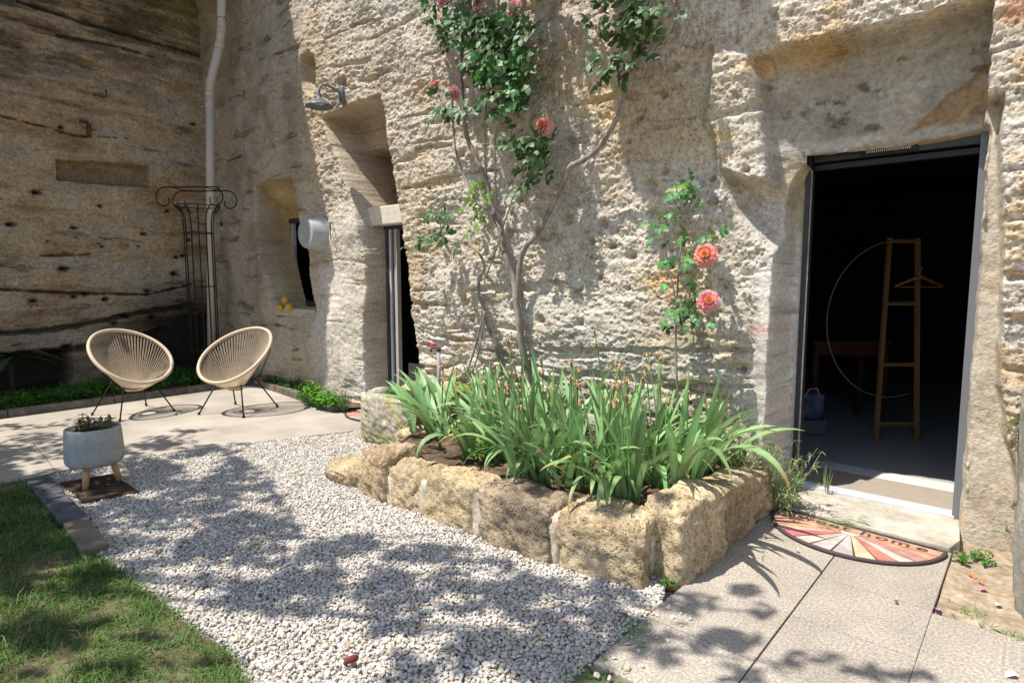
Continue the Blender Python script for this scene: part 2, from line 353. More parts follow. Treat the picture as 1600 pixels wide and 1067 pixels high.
# --- colour of the rock itself
a1 = fbm(X * .7, Z * .8, 3, 100); a2 = fbm(X * 2.6, Z * 4.5, 4, 110); a3 = fbm(X * 7, Z * 12, 4, 120)
c = np.zeros(X.shape + (3,)) + np.array([.61, .55, .455])
c = cmix(c, (.64, .59, .51), sstep(-.05, .3, a1 + .35 * a3) * .8)
c = cmix(c, (.56, .44, .29), sstep(.02, .35, -a1 + .35 * a2) * .75)
c = cmix(c, (.60, .43, .24), sstep(.20, .42, a2) * sstep(-.1, .25, fbm(X * .9, Z * 1.1, 2, 117)) * .8 * (1 - pl_left))
c = cmix(c, (.33, .265, .19), sstep(.12, .38, -a3) * .6); c = cmix(c, (.22, .175, .125), sstep(.30, .44, fbm(X * 2.2, Z * 12, 6, 125, .65)) * .6 * (1 - pl_right))
c = cmix(c, (.52, .42, .29), sstep(-4.6, -5.6, X) * .32)
c = cmix(c, (.68, .65, .60), (pl_pillar + pl_right) * .7 * sstep(-.3, .25, a2 + .2))
c = cmix(c, (.46, .375, .265), sstep(-6.3, -6.9, X) * .6)
lfz = sstep(-6.3, -6.9, X); ls = fbm(X * 1.4, Z * 8 + .6 * a1, 6, 160, .62); c = cmix(c, (.23, .19, .145), lfz * sstep(.10, .34, ls) * .75); c = cmix(c, (.47, .43, .37), lfz * sstep(.12, .4, -ls) * .6); c = cmix(c, (.30, .24, .17), lfz * sstep(0, .35, fbm(X * 2, Z * 1.6, 5, 166)) * .6)
c = cmix(c, (.50, .37, .19), mwin * .9); c = cmix(c, (.52, .43, .33), malc * .9)
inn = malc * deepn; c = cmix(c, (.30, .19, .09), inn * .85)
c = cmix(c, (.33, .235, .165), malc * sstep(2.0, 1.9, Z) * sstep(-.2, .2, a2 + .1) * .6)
pc = np.array([.42, .385, .315]) + np.zeros_like(c)
pc = cmix(pc, (.30, .26, .20), sstep(.05, .4, fbm(X * 3, Z * 5, 5, 130)) * .7)
pc = cmix(pc, (.13, .10, .07), sstep(.24, .34, fbm(X * 2.4, Z * 7, 6, 63, .68)) * .6)
pc = cmix(pc, (.15, .12, .085), sstep(.26, .42, fbm(X * 5, Z * 9, 5, 135)) * .9)
pc = cmix(pc, (.50, .45, .36), sstep(.1, .4, fbm(X * 4, Z * 2, 3, 137)) * .6)
pc = cmix(pc, (.46, .30, .15), mcr * (.5 + .5 * sstep(-.2, .3, fbm(X * 6, Z * 9, 3, 138))))
pc = cmix(pc, (.52, .49, .43), sstep(2.17, 2.2, Z) * sstep(2.26, 2.22, Z))
pc = cmix(pc, (.60, .50, .32), sstep(-1.17, -1.2, X) * sstep(-1.3, -1.27, X) * sstep(2.15, 2.1, Z) * .8)
c = lerp(c, pc, mrec[..., None] * sstep(.9, 1.6, Z)[..., None])
c = cmix(c, (.55, .49, .40), mrec * sstep(1.6, .9, Z)); c = cmix(c, (.55, .48, .38), mpil * .9)
c = cmix(c, (.50, .36, .22), mpil * sstep(.15, .4, fbm(X * 5, Z * 4, 3, 141)) * .7)
rr = sstep(-.22, -.15, X) * (1 - mpil); c = cmix(c, (.58, .42, .24), rr * sstep(-.1, .3, a3 + a2) * .8)
co = fx(1588, 18, 0); c = cmix(c, (.50, .24, .12), .8 * np.exp(-(((X - co[0]) / .07) ** 2 + ((Z - co[1]) / .06) ** 2) ** 2))
for (qx, qy, q, colr, st) in [(1045, 440, .20, (.60, .39, .17), .8), (1070, 360, .14, (.62, .45, .24), .6), (1190, 515, .05, (.62, .25, .20), .8), (870, 420, .06, (.60, .42, .22), .6), (640, 400, .05, (.5, .33, .18), .8), (1310, 85, .3, (.60, .43, .22), 0), (1180, 100, .10, (.64, .44, .20), .8), (1130, 215, .08, (.64, .46, .22), .8), (1260, 62, .18, (.64, .43, .20), .7), (545, 120, .07, (.55, .38, .18), .7), (940, 150, .2, (.62, .46, .27), .5), (1085, 530, .12, (.33, .31, .15), .6), (685, 580, .16, (.55, .37, .19), .6)]:
    k = fx(qx, qy); c = cmix(c, colr, st * np.exp(-(((X - k[0]) / q) ** 2 + ((Z - k[1]) / (q * .6)) ** 2) + n2 * 1.2).clip(0, 1))
ws, wsi = worley(X * 20, Z * 30, 77); c = cmix(c, (.16, .13, .10), (1 - sstep(.06, .2, ws)) * (wsi > .7) * .6 * (1 - mrec))
c = c * (1 + .28 * fbm(X * 18, Z * 24, 5, 150, .7))[..., None]
c = np.clip(c, .02, .9)
c = np.concatenate([c, np.clip(1 - np.maximum.reduce([sm * 1.05, mrec * .75, malc, mwin * .8, mpil, mpk]), 0, 1)[..., None]], -1)
def grid_mesh(PX, PY, PZ, colr, hole, mat_, name, flip=False):
    r, q = PX.shape; idx = np.arange(r * q).reshape(r, q)
    a = idx[:-1, :-1]; b = idx[:-1, 1:]; cc = idx[1:, 1:]; d = idx[1:, :-1]
    F = np.stack([a, b, cc, d] if not flip else [a, d, cc, b], -1)
    keep = ~(hole[:-1, :-1] & hole[1:, 1:]) if hole is not None else np.ones(a.shape, bool)
    F = F[keep]
    V = np.stack([PX, PY, PZ], -1).reshape(-1, 3); used = np.zeros(len(V), bool); used[F.ravel()] = True
    mp = np.cumsum(used) - 1
    me = mesh_of(V[used], mp[F], mat_, True, name); set_col(me, colr.reshape(-1, colr.shape[2])[used]); return me
house = empty('cave_house', (0, 0, 0), 0, 'sunlit carved limestone cave house front with dark doorway and climbing rose', 'cave house')
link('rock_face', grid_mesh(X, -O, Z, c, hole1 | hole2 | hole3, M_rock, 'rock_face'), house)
def face_off(x, z):
    i = np.clip(np.searchsorted(XF, x), 0, len(XF) - 1); j = np.clip(np.searchsorted(ZF, z), 0, len(ZF) - 1); return float(O[j, i])
def onface(px, py, lift=0.):
    p = onY(px, py, 0)
    for _ in range(3): p = onY(px, py, -face_off(p[0], p[2]) - lift)
    return p

# ------------------------------------------------------------------ shaded left rock wall (faces +X)
XL = -9.18
YL = np.concatenate([np.arange(-7.5, -3.4, .06), np.arange(-3.4, .35, .0125)]); ZL = np.concatenate([np.arange(-.12, 5.2, .0125), np.arange(5.2, 7.2, .05)])
Y, Zl = np.meshgrid(YL, ZL)
m1 = fbm(Y * .7, Zl * .8, 3, 201); st = fbm(Y * .8, Zl * 5 + .7 * perlin(Y * .5, Zl * .4, 210), 5, 203, .55)
OL = .06 * m1 + .05 * st + .022 * fbm(Y * 9, Zl * 16, 5, 206, .65) - .012 * worley(Y * 22, Zl * 34, 207)[0]
thin = sstep(.30, .38, fbm(Y * 1.1 + 5, Zl * 8.5, 6, 215, .68)); OL -= .035 * thin
def lx(px, py): p = onX(px, py, XL); return (p[1], p[2])
def lpoly(pts): return [lx(a, b) for a, b in pts]
def lmask(P, w_, amp=.0): return sstep(-w_, w_, sdpoly(P, Y, Zl) + amp * fbm(Y * 9, Zl * 9, 3, 220))
nic = lmask(lpoly([(89, 250), (150, 253), (234, 259), (235, 293), (140, 286), (91, 281)]), .012, .012); OL -= .12 * nic
cracks = np.zeros_like(Y)
for line, wd_, dp in [([(0, 452), (120, 458), (235, 460), (300, 445)], .018, .05), ([(0, 520), (60, 518), (130, 508), (210, 490), (300, 476)], .035, .07), ([(60, 400), (140, 398)], .01, .01), ([(0, 560), (100, 548), (190, 535), (260, 515)], .05, .08), ([(30, 2), (110, 28), (200, 55), (290, 80), (330, 92)], .03, .05), ([(0, 180), (60, 195), (120, 212), (200, 216)], .012, .03), ([(90, 55), (180, 72), (240, 90)], .02, .04)]:
    P = [lx(*q) for q in line]; d = np.full(Y.shape, 9.)
    for a, b in zip(P[:-1], P[1:]):
        a = np.array(a); b = np.array(b); e = b - a; t = np.clip(((Y - a[0]) * e[0] + (Zl - a[1]) * e[1]) / (e @ e), 0, 1)
        d = np.minimum(d, np.hypot(Y - a[0] - t * e[0], Zl - a[1] - t * e[1]))
    d = d + .03 * fbm(Y * 6, Zl * 8, 3, 230); k = 1 - sstep(wd_ * .3, wd_ * 1.3, d); OL -= dp * k; cracks = np.maximum(cracks, k)
holes = np.zeros_like(Y)
for (hx, hy, rr_) in [(58, 300, .06), (17, 350, .045), (117, 356, .04), (155, 381, .012), (98, 420, .06), (54, 470, .05), (118, 464, .035), (135, 460, .04), (165, 468, .05), (233, 455, .045), (275, 428, .055), (278, 402, .035), (288, 400, .045), (297, 375, .035), (225, 365, .04), (263, 330, .03), (157, 322, .025), (303, 194, .03), (97, 198, .03), (200, 495, .04), (240, 495, .05), (180, 505, .05), (105, 542, .06), (75, 377, .02), (160, 385, .02), (218, 385, .02)]:
    k = lx(hx, hy); g = np.exp(-(((Y - k[0]) / (rr_ * .9)) ** 2 + ((Zl - k[1]) / (rr_ * .55)) ** 2) * (1.2 + 1.8 * fbm(Y * 16, Zl * 24, 3, 240)).clip(.4)); g = np.clip(g, 0, 1); OL -= .11 * g; holes = np.maximum(holes, g)
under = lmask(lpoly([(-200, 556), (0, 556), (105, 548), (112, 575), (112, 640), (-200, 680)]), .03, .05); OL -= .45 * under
OL += .05 * sstep(.75, .45, Zl) * (1 - under)
# overhang added above the picture to shade the facade corner, narrowing away from it
over = sstep(5.32, 5.42, Zl) * sstep(-2.5, -2.1, Y); OL += 1.75 * over
holeL = (Y < -2.55) & (Zl > 5.30)
cl_ = np.zeros(Y.shape + (3,)) + np.array([.47, .37, .25])
b1 = fbm(Y * .9, Zl * 2.4, 6, 301, .6); b2 = fbm(Y * 1.5, Zl * 9, 7, 305, .7); b3 = fbm(Y * 6, Zl * 14, 4, 308)
cl_ = cmix(cl_, (.46, .40, .31), sstep(-.05, .3, b1)); cl_ = cmix(cl_, (.32, .20, .10), sstep(0, .32, -b1 + .4 * b2) * .85)
cl_ = cmix(cl_, (.13, .10, .07), sstep(.15, .42, b2) * .7); cl_ = cmix(cl_, (.27, .25, .22), sstep(.15, .4, b3) * .5)
cl_ = cmix(cl_, (.42, .33, .18), sstep(.3, .5, fbm(Y * 3, Zl * 5, 3, 311)) * .5)
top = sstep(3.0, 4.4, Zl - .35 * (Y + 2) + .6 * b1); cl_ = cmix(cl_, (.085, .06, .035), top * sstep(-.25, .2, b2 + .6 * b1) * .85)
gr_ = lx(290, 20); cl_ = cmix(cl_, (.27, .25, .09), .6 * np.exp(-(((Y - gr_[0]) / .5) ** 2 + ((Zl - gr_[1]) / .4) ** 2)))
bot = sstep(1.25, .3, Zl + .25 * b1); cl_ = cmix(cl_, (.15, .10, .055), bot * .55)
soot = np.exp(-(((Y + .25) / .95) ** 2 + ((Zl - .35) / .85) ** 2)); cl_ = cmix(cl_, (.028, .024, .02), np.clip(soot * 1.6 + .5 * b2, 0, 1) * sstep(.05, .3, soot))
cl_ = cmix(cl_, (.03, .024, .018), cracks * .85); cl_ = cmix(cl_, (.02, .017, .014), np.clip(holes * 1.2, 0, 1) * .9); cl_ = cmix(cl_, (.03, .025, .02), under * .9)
cl_ = cmix(cl_, (.13, .10, .07), thin * .6); cl_ = cmix(cl_, (.20, .155, .10), nic * .6)
cl_ = np.clip(cl_ * (1 + .25 * fbm(Y * 20, Zl * 30, 3, 330))[..., None], .012, .9)
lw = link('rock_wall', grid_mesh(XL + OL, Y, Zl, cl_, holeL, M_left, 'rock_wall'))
tag(lw, 'shaded grey limestone cliff wall with dark horizontal cracks and holes on the left', 'rock wall')
# cliff top behind both faces, out of the frame
t = MB(); t.add([(-16, -7.5, 5.28), (XL + .05, -7.5, 5.28), (XL + .05, -2.52, 5.28), (-16, -2.52, 5.28)], [(0, 1, 2, 3)])
t.add([(-16, -2.5, 5.2), (XL + .0, -2.5, 5.2), (XL + .2, -2.5, 7.15), (-16, -2.5, 7.15)], [(0, 1, 2, 3)])
t.add([(-16, -2.5, 7.15), (XL, -2.5, 7.15), (XL + 1.75, -2.1, 7.15), (XL + 1.75, 0, 7.15), (1.6, .03, 7.15), (8, .1, 7.15), (8, 12, 9), (-16, 12, 9)], [(0, 1, 2, 3, 4, 5, 6, 7)])
t.add([(-16, -7.5, 5.28), (-16, -7.5, -.1), (XL, -7.5, -.1), (XL, -7.5, 5.28)], [(0, 1, 2, 3)])
t.add([(1.58, -.02, -.1), (8, -.02, -.1), (8, -.02, 7.1), (1.58, -.02, 7.1)], [(0, 1, 2, 3)])
t.add([(-16, 12, -.1), (8, 12, -.1), (8, 12, 9), (-16, 12, 9)], [(0, 1, 2, 3)]); t.add([(8, -.02, -.1), (8, 12, -.1), (8, 12, 9), (8, -.02, 7.1)], [(0, 1, 2, 3)])
tag(t.obj('hill', mat('hill_rock', (.40, .34, .25), col2=(.2, .22, .1), vscale=1.2, rough=1)), kind='structure')

# ------------------------------------------------------------------ rooms behind the openings
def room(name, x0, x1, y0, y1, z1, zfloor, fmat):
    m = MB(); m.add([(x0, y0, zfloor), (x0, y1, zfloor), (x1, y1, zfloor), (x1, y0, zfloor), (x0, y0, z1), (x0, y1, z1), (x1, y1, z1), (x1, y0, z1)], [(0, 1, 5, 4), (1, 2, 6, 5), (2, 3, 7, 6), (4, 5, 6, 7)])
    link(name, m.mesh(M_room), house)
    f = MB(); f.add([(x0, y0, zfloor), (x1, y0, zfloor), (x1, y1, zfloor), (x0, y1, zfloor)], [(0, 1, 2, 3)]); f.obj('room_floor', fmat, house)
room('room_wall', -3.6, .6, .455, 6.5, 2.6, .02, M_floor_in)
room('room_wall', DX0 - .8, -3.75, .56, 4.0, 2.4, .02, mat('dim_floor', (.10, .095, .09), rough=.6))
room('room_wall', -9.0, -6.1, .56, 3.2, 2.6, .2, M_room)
# first door: aluminium frame, threshold, air grille
y = .405
df = empty('door_frame'); df.parent = house
MB().box((-1.185, y + .03, 1.08), (.028, .11, 2.20)).obj('jamb', M_dark, df, bevel=.003)
MB().box((-.285, y + .01, 1.08), (.045, .13, 2.20)).obj('jamb', mat('grey_lacquer', (.16, .165, .18), rough=.4), df, bevel=.003)
MB().box((-.73, y + .03, 2.158), (.86, .10, .045)).obj('frame_head', M_dark, df, bevel=.003)
MB().box((-.73, y + .045, 2.105), (.86, .06, .035)).obj('door_rail', flat('black_lacquer', (.012, .012, .013), .4), df, bevel=.002)
gv = MB().box((-.745, y - .035, 2.157), (.30, .02, .035)).obj('air_grille', flat('black_plastic', (.015, .015, .015), .5), df, bevel=.003)
gm = MB()
for k in range(22): gm.box((-.855 + k * .0105, y - .047, 2.157), (.005, .004, .013))
gm.obj('grille_slots', M_alu, df)
th = MB(); th.box((-.73, y - .01, .022), (.87, .11, .034)); th.obj('threshold', M_alu, df, bevel=.003)
tr_ = MB()
for k in (-.035, -.012, .016): tr_.box((-.73, y + k, .042), (.865, .010, .010))
tr_.obj('threshold_track', mat('bright_rail', (.75, .77, .80), rough=.3, metal=.3), df)
MB().box((-.73, .66, .024), (.87, .40, .012)).obj('entrance_floor_strip', mat('taupe_floor', (.34, .29, .235), rough=.6, var=.06), house)
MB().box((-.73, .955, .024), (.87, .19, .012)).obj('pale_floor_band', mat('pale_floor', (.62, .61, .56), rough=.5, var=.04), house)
# door slab outside
M_slab = mat('door_slab_stone', (.42, .375, .30), col2=(.54, .49, .41), vscale=4, rough=.85, var=.14, stain=(5, .25), bump=.003, bscale=50)
ds = MB(); ds.prism([(-1.27, .36), (-.27, .36), (-.24, .02), (-.27, -.13), (-.6, -.115), (-.86, -.10), (-1.30, -.09)], -.05, .022); ds.obj('door_step', M_slab, house, bevel=.008)
# second door frame
y2 = .27
BK = MB().box((DX0 - .02, .33, .96), (.09, .05, 1.93))
d2 = empty('glazed_door'); d2.parent = house
BK.obj('door_stile', M_dark, d2)
for (px0, px1, mm, dy) in [(607, 611, M_dark, 0), (611.5, 614, M_alu, .01), (614.5, 617.5, M_dark, .03), (618, 622, mat('champagne_aluminium', (.42, .39, .35), rough=.4), .02)]:
    a = fx(px0, 480, -y2)[0]; b = fx(px1, 480, -y2)[0]; MB().box(((a + b) / 2, y2 + dy, .96), (b - a, .05, 1.93)).obj('door_stile', mm, d2)
MB().box((DX0 + .5, y2 + .05, 1.945), (1.1, .08, .05)).obj('frame_head', M_dark, d2)
MB().box((DX0 + .7, y2 + .09, .24), (.9, .03, .48)).obj('lower_panel', flat('dark_panel', (.05, .05, .05), .5), d2)
a = fx(567, 335, -.14); b = fx(622, 335, -.14); z0 = fx(590, 352, -.14)[1]; z1 = fx(570, 325, -.14)[1]
ln = MB(); ln.box(((a[0] + b[0]) / 2 + .03, .33, (z0 + z1) / 2), (b[0] - a[0] + .06, .36, z1 - z0)); ln.obj('lintel', mat('lintel_stone', (.62, .57, .48), rough=.9, var=.1, bump=.004, bscale=30), house, bevel=.015)
# window frame
wy = .47; wf = empty('window'); wf.parent = house
xa = WX0 - .01
MB().box((xa, wy + .06, 1.6), (.10, .05, 1.2)).obj('window_stile', M_dark, wf)
for (dx, wd_, mm, dy) in [(.0, .055, M_dark, 0), (.075, .03, M_alu, .02), (.105, .012, M_dark, .03), (.13, .03, mat('pale_frame', (.5, .53, .56), rough=.4), .02)]:
    MB().box((xa + dx + wd_ / 2, wy + dy, 1.6), (wd_, .05, 1.16)).obj('window_stile', mm, wf)
MB().box((xa + .55, wy, 2.17), (1.1, .05, .06)).obj('window_head', M_dark, wf); MB().box((xa + .55, wy, 1.07), (1.1, .05, .07)).obj('window_bottom_rail', M_dark, wf)
sl_ = MB(); sl_.prism([(fx(428, 487, -.02)[0], .02), (fx(489, 487, 0)[0], .03), (WX1 + .02, .46), (WX0 - .12, .46)], .93, 1.03); sl_.obj('window_sill', mat('sill_plaster', (.48, .42, .33), rough=.9, var=.1, bump=.004), house, bevel=.01)

# ------------------------------------------------------------------ ground
g = MB(); g.add([(-60, -60, -.05), (60, -60, -.05), (60, .3, -.05), (-60, .3, -.05)], [(0, 1, 2, 3)])
tag(g.obj('ground', M_drysoil), kind='structure')
# terrace
ter = [(-7.83, -5.2), (-7.83, .15), (-4.0, .2), (-4.0, -.62), (-4.71, -.64), (-5.05, -1.5), (-5.39, -2.5), (-5.30, -3.05), (-5.30, -5.2)]
tag(MB().prism(ter, -.05, .0).obj('terrace', M_patio, bevel=.004), kind='structure')
jn = MB()
def joint(p, q, wd_=.006):
    p = np.array([*p, .0008]); q = np.array([*q, .0008]); d = (q - p) / np.linalg.norm(q - p); s = np.array([-d[1], d[0], 0]) * wd_ / 2
    jn.add([p - s, q - s, q + s, p + s], [(0, 1, 2, 3)])
ter_o = bpy.data.objects['terrace']
for (a, b) in [((50, 690), (92, 741)), ((278, 695), (298, 706))]:
    joint(onZ(*a)[:2], onZ(*b)[:2], .008)
joint(onZ(0, 716)[:2], onZ(210, 692)[:2], .005)
link('terrace_joint', jn.mesh(flat('joint_brown', (.22, .19, .15))), ter_o)  # plain dark brown lines for the terrace joints
# pavers by the door, each its own slab
M_paver = mat('exposed_aggregate_paver', (.29, .25, .205), col2=(.46, .41, .35), vscale=95, rough=.9, var=.22, bump=.0025, bscale=150, objvar=.06, detail=3, stain=(2.6, .16))
pv = tag(MB().prism([(-1.155, -4.3), (-1.155, -.14), (-.262, -.14), (-.262, -.86), (.9, -.86), (.9, -4.3)], -.055, -.012).obj('pavement', flat('joint_sand', (.17, .145, .11))), kind='structure')
for i, x0 in enumerate([-1.153, -.703, -.258, .187, .632]):
    ns = [-.14, -.46, -.87, -1.28, -1.70, -2.11, -2.52, -2.93, -3.34, -3.75, -4.16]
    if i == 0: ns = [-.14, -.87, -1.28, -1.70, -2.10, ]
    if i == 1: ns = [-.14, -.86, -1.29, -1.69, -2.11, -2.52, -2.93, -3.34, -3.75]
    if i >= 3: ns = ns[2:]
    if i == 2: ns = [-.88] + ns[3:]
    for a, b in zip(ns[:-1], ns[1:]):
        mm = MB(); mm.box((x0 + .221, (a + b) / 2, -.018 + random.uniform(-.001, .001)), (.4435, abs(b - a) - .0035, .036)); mm.obj('paving_slab', M_paver, pv, bevel=.003)
# soil patch right of the door
def relief_patch(name, poly, z, amp, step, mat_, sc_=6, edge=.06):
    P = np.array(poly); xs = np.arange(P[:, 0].min(), P[:, 0].max(), step); ys = np.arange(P[:, 1].min(), P[:, 1].max(), step)
    A, B = np.meshgrid(xs, ys); sd = sdpoly(poly, A, B)
    Zz = z + amp * fbm(A * sc_, B * sc_, 4, 400) + amp * .3 * fbm(A * 40, B * 40, 2, 410) - .05 * sstep(edge, 0, sd)
    r, q = A.shape; idx = np.arange(r * q).reshape(r, q); ins = sd > -step
    k = ins[:-1, :-1] & ins[1:, 1:]; F = np.stack([idx[:-1, :-1], idx[:-1, 1:], idx[1:, 1:], idx[1:, :-1]], -1)[k]
    V = np.stack([A, B, Zz], -1).reshape(-1, 3); us = np.zeros(len(V), bool); us[F.ravel()] = True; mp = np.cumsum(us) - 1
    return link(name, mesh_of(V[us], mp[F], mat_, True, name))
tag(relief_patch('bare_soil', [(-.262, -.865), (-.262, -.1), (.9, -.1), (.9, -.865)], .0, .02, .012, M_drysoil, edge=.001), kind='structure')
# lawn soil
lawn = [(-5.27, -3.03)] + gpoly([(40, 752), (120, 835), (155, 862), (228, 925), (300, 972), (352, 1000), (390, 1067)]) + [(-2.2, -3.6), (-2.0, -4.4), (-9, -9), (-9, -3.03)]
lawn[0] = (-7, -3.08); 
lawn = [(-5.28, -3.02)] + gpoly([(120, 845), (155, 866), (228, 925), (300, 972), (352, 1005), (395, 1080)]) + [(-1.75, -3.6), (-1.9, -5.2), (-5.28, -5.2)]
tag(relief_patch('lawn_soil', lawn, .0, .025, .03, mat('lawn_earth', (.10, .09, .05), col2=(.19, .165, .085), vscale=4, rough=1, var=.25, bump=.012, bscale=60), 3, edge=.01), kind='structure')
# gravel
gp = [(-5.22, -2.97), (-5.36, -2.5), (-5.03, -1.5), (-4.69, -.66), (-4.0, -.6), (-3.4, -1.2), (-2.5, -1.3), (-1.3, -1.2), (-1.16, -1.55), (-1.16, -3.9), (-1.3, -4.6), (-2.0, -4.4), (-2.0, -3.7)] + gpoly([(395, 1080), (352, 1005), (300, 972), (228, 925), (155, 866)]) + [(-3.66, -3.0), (-5.22, -2.97)]
gravel_bed = MB().prism(gp[:-1], -.045, -.018).obj('gravel_bed', mat('gravel_bed', (.42, .39, .35), rough=1, var=.3, bump=.01, bscale=60)); tag(gravel_bed, kind='structure')
def scatter(poly, spacing, zf=None):
    P = np.array(poly); xs = np.arange(P[:, 0].min(), P[:, 0].max(), spacing); ys = np.arange(P[:, 1].min(), P[:, 1].max(), spacing)
    A, B = np.meshgrid(xs, ys); A = (A + RNG.uniform(-.5, .5, A.shape) * spacing).ravel(); B = (B + RNG.uniform(-.5, .5, B.shape) * spacing).ravel()
    k = sdpoly(poly, A, B) > 0; return A[k], B[k]
pa, pb = scatter(gp, .0130); pa2, pb2 = scatter(gp, .0165)
pa = np.concatenate([pa, pa2]); pb = np.concatenate([pb, pb2]); N = len(pa)
ex = RNG.uniform(-1.17, -1.0, 46); ey = -1.5 - RNG.random(46) ** 1.5 * 1.2; ex2 = -4.55 - RNG.random(60) * .8; ey2 = -.75 - (-4.55 - ex2) / .75 * 2.0 + RNG.uniform(-.03, .2, 60)
pa = np.concatenate([ex, ex2, pa]); pb = np.concatenate([ey, ey2, pb]); N = len(pa); nx_ = 106
zz = RNG.uniform(-.014, -.004, N); zz[-len(pa2):] += .009
zz += .014 * fbm(pa * 3.5, pb * 3.5, 2, 500); zz[:nx_] = .005
sc_ = RNG.uniform(.0048, .0092, N) * (1 + .55 * (RNG.random(N) < .06))
base = np.array([.60, .57, .525]) * RNG.uniform(.72, 1.12, (N, 1)); q = RNG.random(N)
base[q < .25] = np.array([.57, .495, .385]) * RNG.uniform(.75, 1.1, ((q < .25).sum(), 1)); base[(q > .25) & (q < .33)] = (.45, .42, .39)
base[(q > .33) & (q < .337)] = (.44, .27, .18); base[(q > .348) & (q < .36)] = (.52, .42, .28); base[(q > .37) & (q < .38)] = (.50, .40, .36)
me = bpy.data.meshes.new('gravel'); me.vertices.add(N); me.vertices.foreach_set('co', np.stack([pa, pb, zz], -1).astype(np.float32).ravel())
def pattr(n, typ, arr, key='vector'): a = me.attributes.new(n, typ, 'POINT'); a.data.foreach_set(key, arr.astype(np.float32).ravel())
pattr('rot', 'FLOAT_VECTOR', RNG.uniform(0, 6.28, (N, 3)) * [.12, .12, 1])
pattr('scl', 'FLOAT_VECTOR', sc_[:, None] * np.stack([RNG.uniform(.9, 1.4, N), RNG.uniform(.75, 1.1, N), RNG.uniform(.5, .85, N)], -1))
cc = np.ones((N, 4)); cc[:, :3] = base; a = me.attributes.new('pcol', 'FLOAT_COLOR', 'POINT'); a.data.foreach_set('color', cc.astype(np.float32).ravel())
M_peb = mat('white_pebble', attr='pcol', inst=True, rough=.75, var=.10, bscale=90, spec=.3)
gvl = link('gravel', me); tag(gvl, kind='stuff'); tag(gvl, 'pale white and beige rounded gravel covering the path', 'gravel')
ng = bpy.data.node_groups.new('pebbles', 'GeometryNodeTree'); ng.interface.new_socket('Geometry', in_out='INPUT', socket_type='NodeSocketGeometry'); ng.interface.new_socket('Geometry', in_out='OUTPUT', socket_type='NodeSocketGeometry')
gi = ng.nodes.new('NodeGroupInput'); go = ng.nodes.new('NodeGroupOutput'); ip = ng.nodes.new('GeometryNodeInstanceOnPoints'); L = ng.links
ico = ng.nodes.new('GeometryNodeMeshIcoSphere'); ico.inputs['Radius'].default_value = 1; ico.inputs['Subdivisions'].default_value = 3
spn = ng.nodes.new('GeometryNodeSetPosition'); nzn = ng.nodes.new('ShaderNodeTexNoise'); nzn.inputs['Scale'].default_value = .9; nzn.inputs['Detail'].default_value = 1
vm = ng.nodes.new('ShaderNodeVectorMath'); vm.operation = 'SUBTRACT'; vm.inputs[1].default_value = (.5, .5, .5); vs_ = ng.nodes.new('ShaderNodeVectorMath'); vs_.operation = 'SCALE'; vs_.inputs['Scale'].default_value = 1.3
sm_ = ng.nodes.new('GeometryNodeSetMaterial'); sm_.inputs['Material'].default_value = M_peb; ss = ng.nodes.new('GeometryNodeSetShadeSmooth')
L.new(ico.outputs['Mesh'], spn.inputs['Geometry']); L.new(nzn.outputs['Color'], vm.inputs[0]); L.new(vm.outputs[0], vs_.inputs[0]); L.new(vs_.outputs[0], spn.inputs['Offset']); L.new(spn.outputs[0], ss.inputs[0]); L.new(ss.outputs[0], sm_.inputs[0]); L.new(sm_.outputs[0], ip.inputs['Instance'])
L.new(gi.outputs[0], ip.inputs['Points'])
for nm, so_ in (('rot', 'Rotation'), ('scl', 'Scale')):
    na = ng.nodes.new('GeometryNodeInputNamedAttribute'); na.data_type = 'FLOAT_VECTOR'; na.inputs['Name'].default_value = nm; L.new(na.outputs[0], ip.inputs[so_])
L.new(ip.outputs[0], go.inputs[0]); md = gvl.modifiers.new('pebbles', 'NODES'); md.node_group = ng
